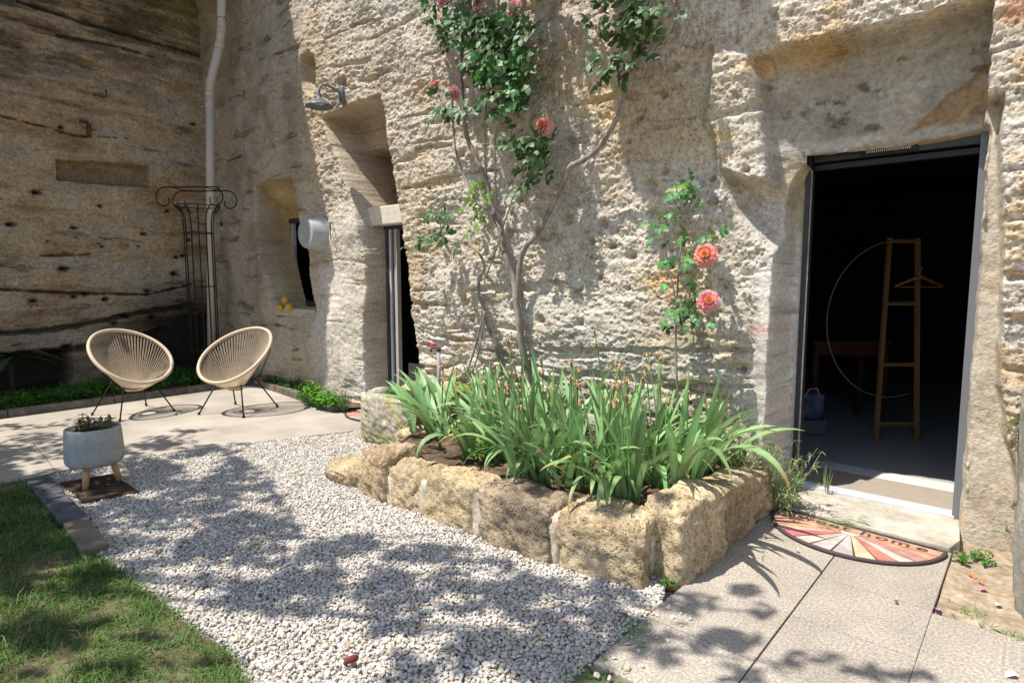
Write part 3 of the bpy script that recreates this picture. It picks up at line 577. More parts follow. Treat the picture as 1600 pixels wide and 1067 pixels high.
# ------------------------------------------------------------------ raised flower bed of rough blocks
bed = empty('raised_flower_bed', (0, 0, 0), 0, 'low flower bed edged with rough golden stone blocks and pale mortar', 'flower bed')
def rock_mesh(cx, cy, cz, lx_, ly_, lz_, rz, seed, mat_, rnd=.35, amp=.024, cuts=26, taper=0.):
    bm = bmesh.new(); bmesh.ops.create_cube(bm, size=2.0); bmesh.ops.subdivide_edges(bm, edges=bm.edges[:], cuts=cuts, use_grid_fill=True)
    V = np.array([v.co[:] for v in bm.verts]); p = 9.5 - 10 * rnd
    nrm = (np.abs(V) ** p).sum(1) ** (1 / p); U = V / nrm[:, None] * lerp(1, 1.04, rnd)
    S_ = np.array([lx_, ly_, lz_]) / 2
    W_ = U * S_; W_[:, :2] *= (1 - taper * (U[:, 2:3] * .5 + .5))
    q = W_ * 1.0 + seed * 3.17
    d = amp * (.75 * fbm(q[:, 0] * 3 + q[:, 2] * 1.7, q[:, 1] * 3 + q[:, 2] * 2.3, 3, seed) + .50 * fbm(q[:, 0] * 12 + q[:, 1] * 9, q[:, 2] * 15 + q[:, 1] * 4, 4, seed + 5) + .30 * fbm(q[:, 0] * 40 + q[:, 1] * 30, q[:, 2] * 45 - q[:, 1] * 25, 3, seed + 9))
    wp, wpi = worley((q[:, 0] * .8 + q[:, 1]) * 30, (q[:, 2] - .4 * q[:, 1]) * 34, seed & 63); d -= .004 * (1 - sstep(.1, .45, wp)) * (wpi > .45) * (amp > .02)
    W_ += U / np.linalg.norm(U, axis=1)[:, None] * d[:, None] * 2
    ca, sa = math.cos(rz), math.sin(rz); XX = W_[:, 0] * ca - W_[:, 1] * sa + cx; YY = W_[:, 0] * sa + W_[:, 1] * ca + cy
    for v, x_, y_, z_ in zip(bm.verts, XX, YY, W_[:, 2] + cz): v.co = (x_, y_, z_)
    me = bpy.data.meshes.new('stone'); bm.to_mesh(me); bm.free(); me.polygons.foreach_set('use_smooth', np.full(len(me.polygons), True)); me.materials.append(mat_); return me
# front row: (centre x, centre y, length, depth, height, turn, material)
row = [(-3.42, -1.52, .40, .34, .30, .05, M_block), (-2.95, -1.47, .52, .30, .30, .03, M_block),
       (-2.42, -1.46, .52, .30, .315, .0, M_block), (-1.91, -1.45, .50, .31, .33, .03, M_blockgrey), (-1.50, -1.31, .42, .30, .33, .22, M_block)]
row = [(-3.16, -1.46, .28, .34, .31, .0, M_block), (-2.855, -1.475, .36, .25, .255, .03, M_block), (-2.455, -1.475, .45, .26, .28, .0, M_block), (-1.985, -1.475, .49, .28, .295, .02, M_blockgrey), (-1.515, -1.405, .45, .30, .30, .20, M_block)]
for i, (x_, y_, a, b, h_, rz, mm) in enumerate(row):
    o = link('stone', rock_mesh(x_, y_, h_ / 2 - .03, a, b, h_ + .05, rz, 11 + i * 7, mm, .22 if i else .45), bed)
    if i == 3: o['label'] = 'darker grey-brown block'
for i, (x_, y_, a, b, h_, rz, mm) in enumerate([(-1.24, -1.14, .46, .22, .37, 1.45, M_block), (-1.235, -.68, .42, .20, .33, 1.52, M_block), (-1.24, -.30, .34, .18, .27, 1.55, M_block)]):
    link('stone', rock_mesh(x_, y_, h_ / 2 - .03, a, b, h_ + .05, rz, 57 + i * 5, mm, .2), bed)
link('stone', rock_mesh(-3.55, -1.44, .055, .42, .30, .14, .1, 91, M_block, .6), bed)
mo = MB()
for (x_, y_, hh, tt) in [(-3.02, -1.47, .19, .04), (-2.68, -1.475, .22, .02), (-2.235, -1.475, .25, .03), (-1.745, -1.455, .24, .03), (-1.335, -1.27, .25, .03), (-3.34, -1.44, .05, .16)]:
    link('mortar_joint', rock_mesh(x_, y_, hh / 2 - .01, tt + .05, .25, hh + .02, 0, int(abs(x_ * 90)), M_mortar, .15, .012, 8), bed)
for (x_, y_, hh) in [(-1.24, -.90, .28), (-1.24, -.475, .24)]:
    link('mortar_joint', rock_mesh(x_, y_, hh / 2 - .01, .16, .06, hh + .02, 0, 33, M_mortar, .15, .012, 8), bed)
soil = relief_patch('bed_soil', [(-3.75, -.9), (-3.2, -1.42), (-1.3, -1.35), (-1.22, -.1), (-1.3, .12), (-4.3, .15), (-4.2, -.4)], .225, .045, .02, M_soil, 5, edge=.12)
soil.parent = bed

# stone trough with moss at the head of the bed
tg = empty('stone_trough', (0, 0, 0), 0, 'old mossy stone trough with yellow lichen between terrace and iris bed', 'stone trough')
bm = bmesh.new(); bmesh.ops.create_cube(bm, size=2.0); bmesh.ops.subdivide_edges(bm, edges=bm.edges[:], cuts=40, use_grid_fill=True)
V = np.array([v.co[:] for v in bm.verts]); nn = (np.abs(V) ** 13).sum(1) ** (1 / 13); U = V / nn[:, None]
TL, TW, TH = .66, .92, .44
tx, ty = -4.06, -.40
W_ = U * np.array([TL / 2, TW / 2, TH / 2]); basin_ = sstep(1.0, .86, np.abs(U[:, 0]) / .80) * sstep(1.0, .9, np.abs(U[:, 1]) / .84) * (U[:, 2] > .9)
W_[:, 2] -= .17 * basin_; W_[:, :2] *= (1 - .05 * sstep(.2, -1, U[:, 2]))[:, None]
dn = .022 * fbm(W_[:, 0] * 5 + W_[:, 2] * 3, W_[:, 1] * 5 + W_[:, 2] * 4, 4, 601) + .012 * fbm(W_[:, 0] * 22 + W_[:, 2] * 17, W_[:, 1] * 24 - W_[:, 2] * 19, 4, 605)
W_ += U * dn[:, None] * 1.6
for v, q in zip(bm.verts, W_): v.co = (q[0] + tx, q[1] + ty, q[2] + TH / 2 - .0)
me = bpy.data.meshes.new('trough_body'); bm.to_mesh(me); bm.free(); me.polygons.foreach_set('use_smooth', np.full(len(me.polygons), True))
tn = fbm(W_[:, 1] * 9, W_[:, 2] * 9 + W_[:, 0] * 9, 4, 610); tn2 = fbm(W_[:, 1] * 20 + W_[:, 0] * 17, W_[:, 2] * 20, 4, 614)
tc_ = np.zeros_like(W_) + np.array([.38, .34, .27]); tc_ = cmix(tc_, (.56, .53, .46), sstep(.05, .3, tn2)); tc_ = cmix(tc_, (.20, .17, .12), sstep(.05, .35, -tn2) * .7)
tc_ = cmix(tc_, (.42, .36, .08), sstep(.05, .3, tn) * .7); tc_ = cmix(tc_, (.30, .30, .10), sstep(-.02, -.19, W_[:, 2]) * .6)
mossy = sstep(.02, .14, W_[:, 2] + .22 * tn) * sstep(-.46, -.30, W_[:, 1]) * (W_[:, 0] > -.05); tc_ = cmix(tc_, (.22, .18, .03), mossy * .9)
set_col(me, tc_); me.materials.append(mat('trough_stone', attr='Col', rough=1, var=.2, bump=.006, bscale=60)); link('trough_body', me, tg)
# low yellow stone under it
link('stone', rock_mesh(-3.62, -.83, .10, .26, .3, .28, .3, 77, M_block, .4), bed)

# edging kerbs, every length on its own
kb = empty('terrace_kerb', (0, 0, 0), 0, 'dark low kerb of stone lengths holding the planting strip at the cliff foot', 'kerb')
yy = -5.2
while yy < -.1:
    L_ = min(random.uniform(.7, 1.0), -.05 - yy); mm = MB(); mm.box((-7.85, yy + L_ / 2, .03), (.075, L_ - .006, .10 + random.uniform(-.01, .01))); mm.obj('kerb_stone', M_kerb, kb, bevel=.008); yy += L_
for (p, q, m_) in [((-7.80, -.09), (-7.10, -.15), M_kerb), ((-7.09, -.15), (-6.47, -.22), M_kerb), ((-6.46, -.225), (-6.14, -.265), M_slate), ((-6.13, -.27), (-5.83, -.30), M_slate), ((-5.82, -.305), (-5.52, -.345), M_slate)]:
    p = np.array(p); q = np.array(q); d = q - p; mm = MB(); mm.box((*((p + q) / 2), .03), (np.linalg.norm(d) - .004, .085, .10), rz=math.atan2(d[1], d[0])); mm.obj('kerb_stone', M_slate if m_ is M_slate else M_kerb, kb, bevel=.006)
tag(relief_patch('planting_strip', [(-9.3, -5.2), (-9.3, .2), (-5.45, .2), (-5.45, -.30), (-7.8, -.05), (-7.87, -.1), (-7.87, -5.2)], .03, .03, .04, M_soil, edge=.01), kind='structure')
le = empty('lawn_edging', (0, 0, 0), 0, 'dark slate edging stones between the lawn and the gravel', 'edging')
e0 = onZ(58, 752)[:2]; e1 = onZ(118, 820)[:2]; e2 = onZ(148, 862)[:2]
for (p, q, m_, w_) in [(e0, e1, M_slate, .13), (e1 + np.array([.005, 0]), e2 + np.array([.02, .0]), mat('brown_edging_stone', (.17, .135, .10), col2=(.24, .20, .16), vscale=8, rough=.9, bump=.005), .12)]:
    d = q - p; mm = MB(); mm.box((*((p + q) / 2), .0), (np.linalg.norm(d), w_, .07), rz=math.atan2(d[1], d[0])); mm.obj('edging_stone', m_, le, bevel=.01)

# ------------------------------------------------------------------ door mats
mt = empty('door_mat', (0, 0, 0), 0, 'half-round red and orange sunburst door mat with lettering at the large doorway', 'door mat')
def half_mat(parent, cx, cy, rx, ry, ang, segs, z0=.0, letters=True):
    ca, sa = math.cos(ang), math.sin(ang)
    def T(u, v): return (cx + u * ca - v * sa, cy + u * sa + v * ca)
    arc = [T(rx * math.cos(-math.pi * k / 40), ry * math.sin(-math.pi * k / 40)) for k in range(41)]
    base_ = MB().prism(arc[::-1], z0, z0 + .008).obj('rubber_base', flat('brown_rubber', (.075, .055, .055), .8), parent)
    pts = [np.array([*p, z0 + .010]) for p in arc] + [np.array([*T(-rx * k / 10, 0), z0 + .010]) for k in range(-9, 10)]
    MB().tube(pts, .011, 6, closed=True).obj('rolled_edge', flat('brown_rubber', (.075, .055, .055), .8), parent, smooth=True)
    cols = segs; n = len(cols); band = .20
    for k in range(n):
        a0 = -math.pi * (k + .06) / n; a1 = -math.pi * (k + .94) / n; P = []
        for i in range(7):
            a = a0 + (a1 - a0) * i / 6; P.append(T(rx * .95 * math.cos(a), -band * ry + (ry * .94 - band * ry) * math.sin(a)))
        for i in range(3):
            a = a1 + (a0 - a1) * i / 2; P.append(T(rx * .13 * math.cos(a), -band * ry + ry * .10 * math.sin(a)))
        MB().prism(P[::-1], z0 + .007, z0 + .012).obj('sun_ray', flat('mat_fibre_' + 'abcdefghijk'[hash(cols[k]) % 11] if False else 'mat_fibre_%.2f_%.2f' % cols[k][:2], cols[k], .95, var=.25, bscale=25), parent)
    P = [T(rx * .97 * u, v * ry) for u, v in [(-1, -.015), (1, -.015), (.985, -band + .01), (-.985, -band + .01)]]
    MB().prism(P, z0 + .007, z0 + .0125).obj('lettered_band', flat('mat_band', (.46, .27, .18), .95, var=.2, bscale=25), parent)
    P = [T(rx * .115 * math.cos(a), -band * ry + ry * .085 * math.sin(a)) for a in [-math.pi * k / 12 for k in range(13)]]
    MB().prism(P[::-1], z0 + .007, z0 + .0125).obj('sun_disc', flat('mat_cream', (.55, .50, .42), .95, var=.1), parent)
    if letters:
        wd_ = {'s': .52, 'w': .80, 'e': .58, 't': .38, ' ': .38, 'h': .62, 'o': .62, 'm': .95}; sz = ry * .215; text = 'sweet home'; tot_ = sum(wd_[q] for q in text); x0 = -tot_ / 2
        for ch in text:
            if ch != ' ':
                tcv = bpy.data.curves.new('letter', 'FONT'); tcv.body = ch; tcv.size = sz; tcv.extrude = .0006; tcv.offset = .0014; tcv.resolution_u = 3
                tmp = bpy.data.objects.new('letter', tcv); lme = bpy.data.meshes.new_from_object(tmp); bpy.data.objects.remove(tmp); lme.materials.clear(); lme.materials.append(flat('brown_print', (.10, .045, .03), .9))
                to = link('letter', lme, parent); to.scale = (1.35, 1, 1); q = T(x0 * sz * 1.35 + .01, -band * ry * .84); to.location = (q[0], q[1], z0 + .0131); to.rotation_euler = (0, 0, ang)
            x0 += wd_[ch]
cream = (.47, .41, .34); red = (.46, .17, .14); org = (.50, .26, .17); pch = (.52, .33, .235); gry = (.38, .35, .33); yel = (.54, .42, .27); rose_ = (.48, .14, .15)
half_mat(mt, -.70, -.155, .425, .41, -.075, [org, (.42, .22, .20), cream, red, yel, gry, (.46, .42, .38), cream, rose_, pch, org, pch], 0.001)
mt2 = empty('door_mat', (0, 0, 0), 0, 'small half-round red door mat half hidden behind the mossy trough', 'door mat')
cx2 = onZ(575, 652)[:2]
half_mat(mt2, cx2[0], cx2[1] + .05, .34, .22, .0, [cream, red, (.6, .2, .15), cream, gry, cream, rose_, pch, (.6, .2, .15)], .001, False)

# ------------------------------------------------------------------ string chairs
def make_chair(loc, rz, label):
    root = empty('string_chair', loc, rz, label, 'garden chair', 'natural cord egg chairs on the terrace')
    rim = []
    for k in range(72):
        a = 2 * math.pi * k / 72; x = .365 * math.sin(a) * (1 - .05 * math.cos(a)); t = math.cos(a)
        rim.append(np.array([x, .01 + .34 * t - .03 * math.sin(a) ** 2, .605 + .25 * t + .02 * math.sin(a) ** 2]))
    MB().tube(rim, .0175, 10, closed=True).obj('rim', M_cord, root, smooth=True)
    lash = MB()
    for k in range(72):
        for s_ in range(2):
            a = (k + s_ * .5) % 72; i = int(a); p = rim[i] if s_ == 0 else (rim[i] + rim[(i + 1) % 72]) / 2; t_ = rim[(i + 1) % 72] - rim[i - 1]; t_ /= np.linalg.norm(t_)
            lash.tube([p - t_ * .0045, p + t_ * .0045], .0185, 8, cap=False)
    l_ = link('rim_lashing', lash.mesh(flat('cord_lashing', (.65, .52, .38), .6), True), root); l_['kind'] = 'stuff'
    ring = [np.array([.075 * math.sin(2 * math.pi * k / 72), -.045 + .06 * math.cos(2 * math.pi * k / 72), .245]) for k in range(72)]
    MB().tube(ring[::3], .007, 6, closed=True).obj('base_ring', M_iron, root, smooth=True)
    cm = MB()
    for k in range(72):
        a, b = rim[k], ring[k]
        for s_ in (-.0048, .0048):
            t_ = rim[(k + 1) % 72] - rim[k - 1]; t_ /= np.linalg.norm(t_); t2 = ring[(k + 1) % 72] - ring[k - 1]; t2 /= np.linalg.norm(t2) + 1e-9
            m_ = (a + b) / 2 + np.array([0, 0, -.012]); cm.tube([a + t_ * s_, m_ + (t_ + t2) * .4 * s_, b + t2 * s_ * .4], .0020, 4, cap=False)
    c_ = link('woven_cords', cm.mesh(M_cord, True), root); c_['kind'] = 'stuff'
    fr = [np.array([.19 * math.sin(a), -.03 + .16 * math.cos(a), .315 + .03 * math.cos(a)]) for a in [2 * math.pi * k / 24 for k in range(24)]]
    MB().tube(fr, .006, 6, closed=True).obj('frame_ring', M_iron, root, smooth=True)
    for sx in (-1, 1):
        for sy in (-1, 1):
            lg = MB().tube([(sx * .15, -.03 + sy * .11, .33 + .02 * sy), (sx * .27, sy * .27, .012)], .0075, 8).obj('leg', M_iron, root, smooth=True)
            MB().tube([(sx * .268, sy * .268, .025), (sx * .272, sy * .272, .0)], .013, 8).obj('rubber_foot', flat('black_rubber', (.02, .02, .02), .8), lg)
            MB().tube([(sx * .17, -.03 + sy * .12, .31), (sx * .245, -.03 + sy * .26 + (.05 if sy < 0 else 0), .52 + .12 * sy)], .006, 6).obj('strut', M_iron, root, smooth=True) if sy > 0 else None
    return root
make_chair((-7.08, -1.76, 0), R(100), 'round natural cord chair on black legs, left of the two on the terrace')
make_chair((-6.37, -.98, 0), R(26), 'round natural cord chair on black legs, right of the two and nearer the iron column')

# ------------------------------------------------------------------ planter on wooden legs, over an iron grate
pc_ = np.array([-4.775, -2.70]); 
pl = empty('planter', (pc_[0], pc_[1], 0), R(35), 'blue-grey concrete planter on three wooden legs standing on the grate', 'planter')
Z0 = .15
MB().lathe([(0, Z0), (.125, Z0), (.152, Z0 + .008), (.169, Z0 + .03), (.173, Z0 + .06), (.164, Z0 + .235), (.161, Z0 + .255), (.156, Z0 + .259), (.148, Z0 + .255), (.146, Z0 + .215), (0, Z0 + .215)], n=56).obj('bowl', M_potc, pl, smooth=True)
MB().lathe([(.147, Z0 + .222), (.08, Z0 + .228), (0, Z0 + .23)], n=30).obj('potting_soil', M_soil, pl, smooth=True)
for a in (280.6, 160.6, 40.6):
    a = R(a); MB().tube([(.10 * math.cos(a), .10 * math.sin(a), Z0 + .005), (.128 * math.cos(a), .128 * math.sin(a), .012)], [.022, .019], 14).obj('leg', M_wood, pl, smooth=True)
def leafblade(m, p, d, up, L_, W_b, seg=4, bend=.3, fold=.15, shape=None):
    """leaf as a folded bent strip"""
    p = np.array(p, float); d = np.array(d, float) / np.linalg.norm(d); s = np.cross(d, up); s /= np.linalg.norm(s) + 1e-9; u = np.cross(s, d)
    vs = []; q = p.copy(); dd = d.copy()
    for i in range(seg + 1):
        t = i / seg; w_ = (shape(t) if shape else math.sin(math.pi * min(1, .08 + .92 * t) ** .75)) * W_b / 2
        vs += [q - s * w_ + u * fold * w_, q.copy(), q + s * w_ + u * fold * w_]
        dd = dd - u * bend / seg; dd /= np.linalg.norm(dd); u = np.cross(s, dd); q = q + dd * L_ / seg
    m.add(vs, [f for i in range(seg) for f in ((3 * i, 3 * i + 1, 3 * i + 4, 3 * i + 3), (3 * i + 1, 3 * i + 2, 3 * i + 5, 3 * i + 4))])
def rdir(lo=0., hi=1.):
    a = random.uniform(0, 2 * math.pi); z_ = random.uniform(lo, hi); r_ = math.sqrt(max(0, 1 - z_ * z_)); return np.array([r_ * math.cos(a), r_ * math.sin(a), z_])
M_succ = mat('succulent_leaf', (.10, .15, .05), col2=(.20, .17, .07), vscale=30, rough=.5, transl=.1)
sp = empty('potted_succulents', (pc_[0], pc_[1], Z0 + .225), 0, 'small green and reddish succulents growing in the grey planter', 'plant')
for k in range(16):
    x_, y_ = random.uniform(-.11, .11), random.uniform(-.11, .11); h_ = random.uniform(.02, .09); m = MB(); m.tube([(x_, y_, 0), (x_ + .01, y_, h_)], .003, 5)
    for j in range(9):
        d = rdir(-.1, .8); leafblade(m, (x_ + .01, y_, h_ * (.4 + .6 * j / 9)), d, (0, 0, 1), random.uniform(.04, .065), .024, 3, .3)
    m.obj('succulent_shoot', M_succ, sp, smooth=True)
m = MB(); m.tube([(-.06, -.04, 0), (-.06, -.04, .125)], .003, 5)
for j, (h_, n_) in enumerate([(.06, 4), (.085, 5), (.11, 4)]):
    for k in range(n_): a = k * 2 * math.pi / n_ + j; leafblade(m, (-.06, -.04, h_), (math.cos(a), math.sin(a), .15), (0, 0, 1), .045, .02, 3, .2)
m.obj('red_shoot', flat('red_brown_leaf', (.22, .07, .05), .5), sp, smooth=True)
gc = [onZ(95, 757)[:2], onZ(130, 786)[:2], onZ(217, 770)[:2], onZ(186, 745)[:2]]
gt = empty('iron_grate', (0, 0, 0), 0, 'rusty dark slatted drain grate lying in the gravel under the planter', 'grate')
A_, B_, C_, D_ = [np.array(q) for q in gc]; B_ = A_ + (B_ - A_) * 1.0; D_ = A_ + (C_ - B_)
M_grate = mat('rusty_iron', (.045, .035, .03), col2=(.11, .06, .035), vscale=18, rough=.8, var=.3, bump=.002)
MB().prism([tuple(A_), tuple(B_), tuple(C_), tuple(D_)], -.012, .004).obj('base_plate', M_grate, gt)
for k in range(26):
    t = (k + .5) / 26; 
    for (u0, u1) in ((.03, .47), (.53, .97)):
        p = A_ + (D_ - A_) * t + (B_ - A_) * u0; q = A_ + (D_ - A_) * t + (B_ - A_) * u1; d = q - p
        MB().box((*((p + q) / 2), .009), (np.linalg.norm(d), .008, .012), rz=math.atan2(d[1], d[0])).obj('slat', M_grate, gt)
for u_ in (.0, .5, 1.):
    p = A_ + (B_ - A_) * u_; q = D_ + (B_ - A_) * u_; d = q - p; MB().box((*((p + q) / 2), .008), (np.linalg.norm(d), .014, .016), rz=math.atan2(d[1], d[0])).obj('frame_bar', M_grate, gt)

# ------------------------------------------------------------------ drainpipe, iron column trellis, wall things on the left
dp = empty('drainpipe', (0, 0, 0), 0, 'beige plastic drainpipe running down the corner between the two rock walls', 'drainpipe')
yp = -.24
P = [onY(346, -60, yp), onY(346, 48, yp), onY(343, 72, yp), onY(329, 128, yp - .04), onY(328, 148, yp - .04), onY(329, 330, yp - .04), onY(331, 600, yp - .04)]
for (a, b) in ((0, 2), (2, 4), (4, 7)):
    seg = P[a:b + 1] if b < 7 else P[a:]
    MB().tube(seg, .053, 18).obj('pipe_section', M_pvc, dp, smooth=True)
for q in (P[1], P[2], P[3], P[4], onY(328, 165, yp - .04)):
    MB().tube([q - np.array([0, 0, .03]), q + np.array([0, 0, .03])], .059, 18).obj('collar', M_pvc, dp, smooth=True)
for py in (30, 166, 420):
    q = onY(329 if py > 100 else 346, py, yp - .02); b_ = MB().tube([q + np.array([.062 * math.cos(a), .062 * math.sin(a), 0]) for a in [2 * math.pi * k / 14 for k in range(14)]], .006, 5, closed=True); b_.tube([q + np.array([.06, 0, 0]), q + np.array([.10, .0, 0]), q + np.array([.1, .3, 0])], .006, 5); b_.obj('pipe_bracket', flat('pipe_bracket_metal', (.25, .22, .2), .6), dp)
tc0 = onY(321, 560, -.62); tcx, tcy = tc0[0], -.62
tr = empty('column_trellis', (tcx, tcy, 0), R(38), 'black wire trellis shaped like an Ionic column in front of the drainpipe', 'trellis')
zt = 2.30; rs = .165
for k in range(12):
    a = 2 * math.pi * k / 12; ca, sa = math.cos(a), math.sin(a)
    MB().tube([(rs * ca, rs * sa, 0), (rs * ca, rs * sa, zt - .30), (rs * 1.02 * ca, rs * 1.02 * sa, zt - .18), (rs * 1.15 * ca, rs * 1.15 * sa, zt - .08), (rs * 1.6 * ca, rs * 1.45 * sa, zt)], .0078, 6).obj('upright_rod', M_iron, tr, smooth=True)
for (z_, r_, ry_) in ((.5, rs, rs), (1.3, rs, rs), (zt - .33, rs, rs), (zt, rs * 1.6, rs * 1.45)):
    MB().tube([(r_ * math.cos(a), ry_ * math.sin(a), z_) for a in [2 * math.pi * k / 28 for k in range(28)]], .006, 6, closed=True).obj('ring', M_iron, tr, smooth=True)
for yy_ in (-.17, .17):
    pts = []
    for k in range(19): # left scroll: from inner curl round outwards to the top bar
        a = R(-20 - 330 * k / 18 + 40); r_ = .05 + .085 * k / 18; pts.append((-.30 + r_ * -math.cos(a), yy_, zt + .05 + r_ * math.sin(a) * 1.0))
    left = [(-.31 + (.045 + .095 * t_) * math.cos(R(20 - 290 * t_)), yy_, zt + .07 + (.045 + .095 * t_) * math.sin(R(20 - 290 * t_))) for t_ in [k / 18 for k in range(19)]]
    right = [(-x_, y_, z_) for (x_, y_, z_) in left]
    MB().tube(left + right[::-1], .008, 6).obj('volute_scroll', M_iron, tr, smooth=True)
for s_ in (-1, 1): MB().tube([(s_ * .2, -.17, zt + .205), (s_ * .2, .17, zt + .205)], .006, 6).obj('cross_bar', M_iron, tr, smooth=True)
lb = empty('light_bulb', tuple(onY(346, 350, -.5)), 0, 'small clear bulb in a black socket hanging beside the iron column', 'light bulb')
MB().lathe([(.0, -.10), (.018, -.092), (.024, -.07), (.018, -.045), (.012, -.03)], n=14).obj('glass_bulb', M_glass, lb, smooth=True)
MB().lathe([(.014, -.03), (.016, -.025), (.016, .015), (.008, .022), (0, .022)], n=14).obj('socket', M_iron, lb, smooth=True); MB().tube([(0, 0, .02), (0, .0, .12), (-.04, -.02, .30)], .003, 5).obj('wire', M_iron, lb)
M_rust = mat('rust', (.16, .07, .04), col2=(.09, .05, .04), vscale=40, rough=.9, bump=.002)
def left_pt(px, py, lift=.0): p = onX(px, py, XL); return p + np.array([lift, 0, 0])
q = left_pt(155, 150); hk = empty('iron_hook', tuple(q), 0, 'small rusty hook in the grey cliff above the broken iron bracket', 'hook', None)
MB().tube([(-.05, -.05, 0), (.06, -.05, -.01), (.08, -.0, -.03), (.08, .05, -.02), (.08, .06, .07)], .011, 8).obj('hook', M_rust, hk, smooth=True)
q = left_pt(138, 202); hk = empty('iron_bracket', tuple(q), 0, 'broken rusty iron bracket on the grey cliff over the shallow rectangular niche', 'bracket')
MB().box((.03, 0, -.02), (.10, .03, .17), ry=.15).obj('plate', M_rust, hk, bevel=.005); MB().box((.03, -.05, .08), (.07, .09, .03)).obj('stub', M_rust, hk, bevel=.005)
q = onface(375, 246, .0); hk = empty('iron_spike', tuple(q), 0, 'rusty iron spike sticking out of the rock right of the drainpipe', 'spike'); MB().tube([(.05, .05, .03), (0, -.02, 0), (-.16, -.10, -.045)], [.02, .014, .006], 7).obj('spike', M_rust, hk)

# gooseneck lamp
q = onface(535, 148, .0); lp = empty('wall_lamp', (q[0], q[1], q[2]), 0, 'grey gooseneck wall lamp above the tall narrow alcove', 'wall lamp')
MB().lathe([(0, .03), (.035, .028), (.052, .012), (.055, 0)], n=24, M=Matrix.Diagonal((.75, 1, 1)) @ Matrix.Rotation(0, 3, 'X')).v
m = MB()
for k in range(1): m.lathe([(0, .035), (.05, .03), (.06, .015), (.062, -.03)], n=24, M=Matrix.Rotation(R(90), 3, 'X') @ Matrix.Diagonal((.8, 1.55, 1)))
m.obj('wall_plate', M_lamp, lp, smooth=True)
ty_ = -.28
MB().tube(spline([(0, -.02, .01), (0, -.14, .045), (0, -.21, .05), (0, ty_ + .02, .02), (0, ty_, -.04), (0, ty_, -.08)], 5), .011, 10).obj('gooseneck', M_lamp, lp, smooth=True)
sh = MB(); sh.lathe([(.018, -.05), (.022, -.09), (.04, -.105), (.06, -.125), (.10, -.15), (.142, -.178), (.142, -.183), (.10, -.157), (.055, -.133), (.0, -.125)], c=(0, ty_, 0), n=40); sh.obj('lamp_shade', M_lamp, lp, smooth=True)
MB().lathe([(0, -.165), (.05, -.162), (.07, -.15), (.06, -.135)], c=(0, ty_, 0), n=24).obj('lamp_bulb', flat('frosted_glass', (.35, .33, .30), .2), lp, smooth=True)
# enamel tub fixed on the wall
q = onface(500, 366, .0); tb = empty('enamel_tub', tuple(q), 0, 'round pale grey metal tub fixed bottom outwards on the sunlit wall', 'tub')
Mx = Matrix.Rotation(R(90), 3, 'X')
MB().lathe([(.205, .0), (.207, .012), (.198, .02), (.165, .175), (.155, .186), (.14, .188), (.12, .182), (.112, .186), (.10, .180), (0, .178)], n=48, M=Mx).obj('tub_wall', M_zinc, tb, smooth=True)
MB().tube([(.207 * math.cos(a), -.006, .207 * math.sin(a)) for a in [2 * math.pi * k / 40 for k in range(40)]], .008, 6, closed=True).obj('rolled_rim', M_zinc, tb, smooth=True)
q = onface(521, 348, .0); rg = empty('iron_ring', tuple(q), 0, 'small oval rusty iron ring hanging from a nail right of the metal tub', 'ring')
MB().tube([(.028 * math.cos(a), -.04 - .02 * math.cos(a), -.06 + .06 * math.sin(a)) for a in [2 * math.pi * k / 20 for k in range(20)]], .005, 6, closed=True).obj('ring', M_rust, rg, smooth=True); MB().tube([(0, .02, 0), (0, -.05, .0)], .006, 6).obj('nail', M_rust, rg); MB().tube([(0, -.04, -.12), (.01, -.045, -.19)], .006, 6).obj('hanging_pin', M_rust, rg)
# gourds on the sill
M_gourd = mat('golden_gourd', (.50, .30, .04), col2=(.62, .40, .07), vscale=20, rough=.35)
for (px, py, lab) in [(437.5, 481, 'golden gourd on the window sill, left of the lower pair'), (452, 480, 'golden gourd on the window sill, right of the lower pair'), (446, 468.5, 'golden gourd resting on top of the lower pair on the window sill')]:
    q = onY(px, py, -.02 + (.02 if py > 470 else .03)); g_ = empty('gourd', tuple(q), 0, lab, 'gourd', 'golden gourds on the window sill')
    m = MB(); vs = []; n = 28
    for i in range(13):
        t = math.pi * i / 12
        for k in range(n): a = 2 * math.pi * k / n; r_ = .052 * math.sin(t) * (1 + .05 * math.cos(8 * a)); vs.append((r_ * math.cos(a), r_ * math.sin(a), .046 * math.cos(t)))
    m.add(vs, [(i * n + k, i * n + (k + 1) % n, (i + 1) * n + (k + 1) % n, (i + 1) * n + k) for i in range(12) for k in range(n)]); m.obj('fruit', M_gourd, g_, smooth=True)
    MB().tube([(0, 0, .04), (.005, 0, .06)], .006, 6).obj('stalk', M_dry, g_)
# block and half tile by the kerb
q = onZ(463, 604)[:2]; cb = MB().box((0, 0, .10), (.30, .17, .22)); cbo = cb.obj('concrete_block', mat('beige_concrete', (.42, .38, .31), rough=.9, var=.1, bump=.002), None, bevel=.02); cbo.location = (q[0], q[1] + .02, 0); cbo.rotation_euler = (0, 0, .25)
tag(cbo, 'beige concrete block with rounded edges beside the parsley plants at the wall foot', 'block')
q = onZ(425, 603)[:2]; vs = []
m = MB()
for x_ in (-.19, .19):
    for r_ in (.075, .06):
        for k in range(9): a = math.pi * k / 8; vs.append((x_, r_ * math.cos(a), r_ * math.sin(a)))
fs = []
for k in range(8): fs += [(k, k + 1, 18 + k + 1, 18 + k), (9 + k, 27 + k, 27 + k + 1, 9 + k + 1), (k, 9 + k, 9 + k + 1, k + 1), (18 + k, 18 + k + 1, 27 + k + 1, 27 + k)]
fs += [(0, 18, 27, 9), (8, 17, 35, 26)]
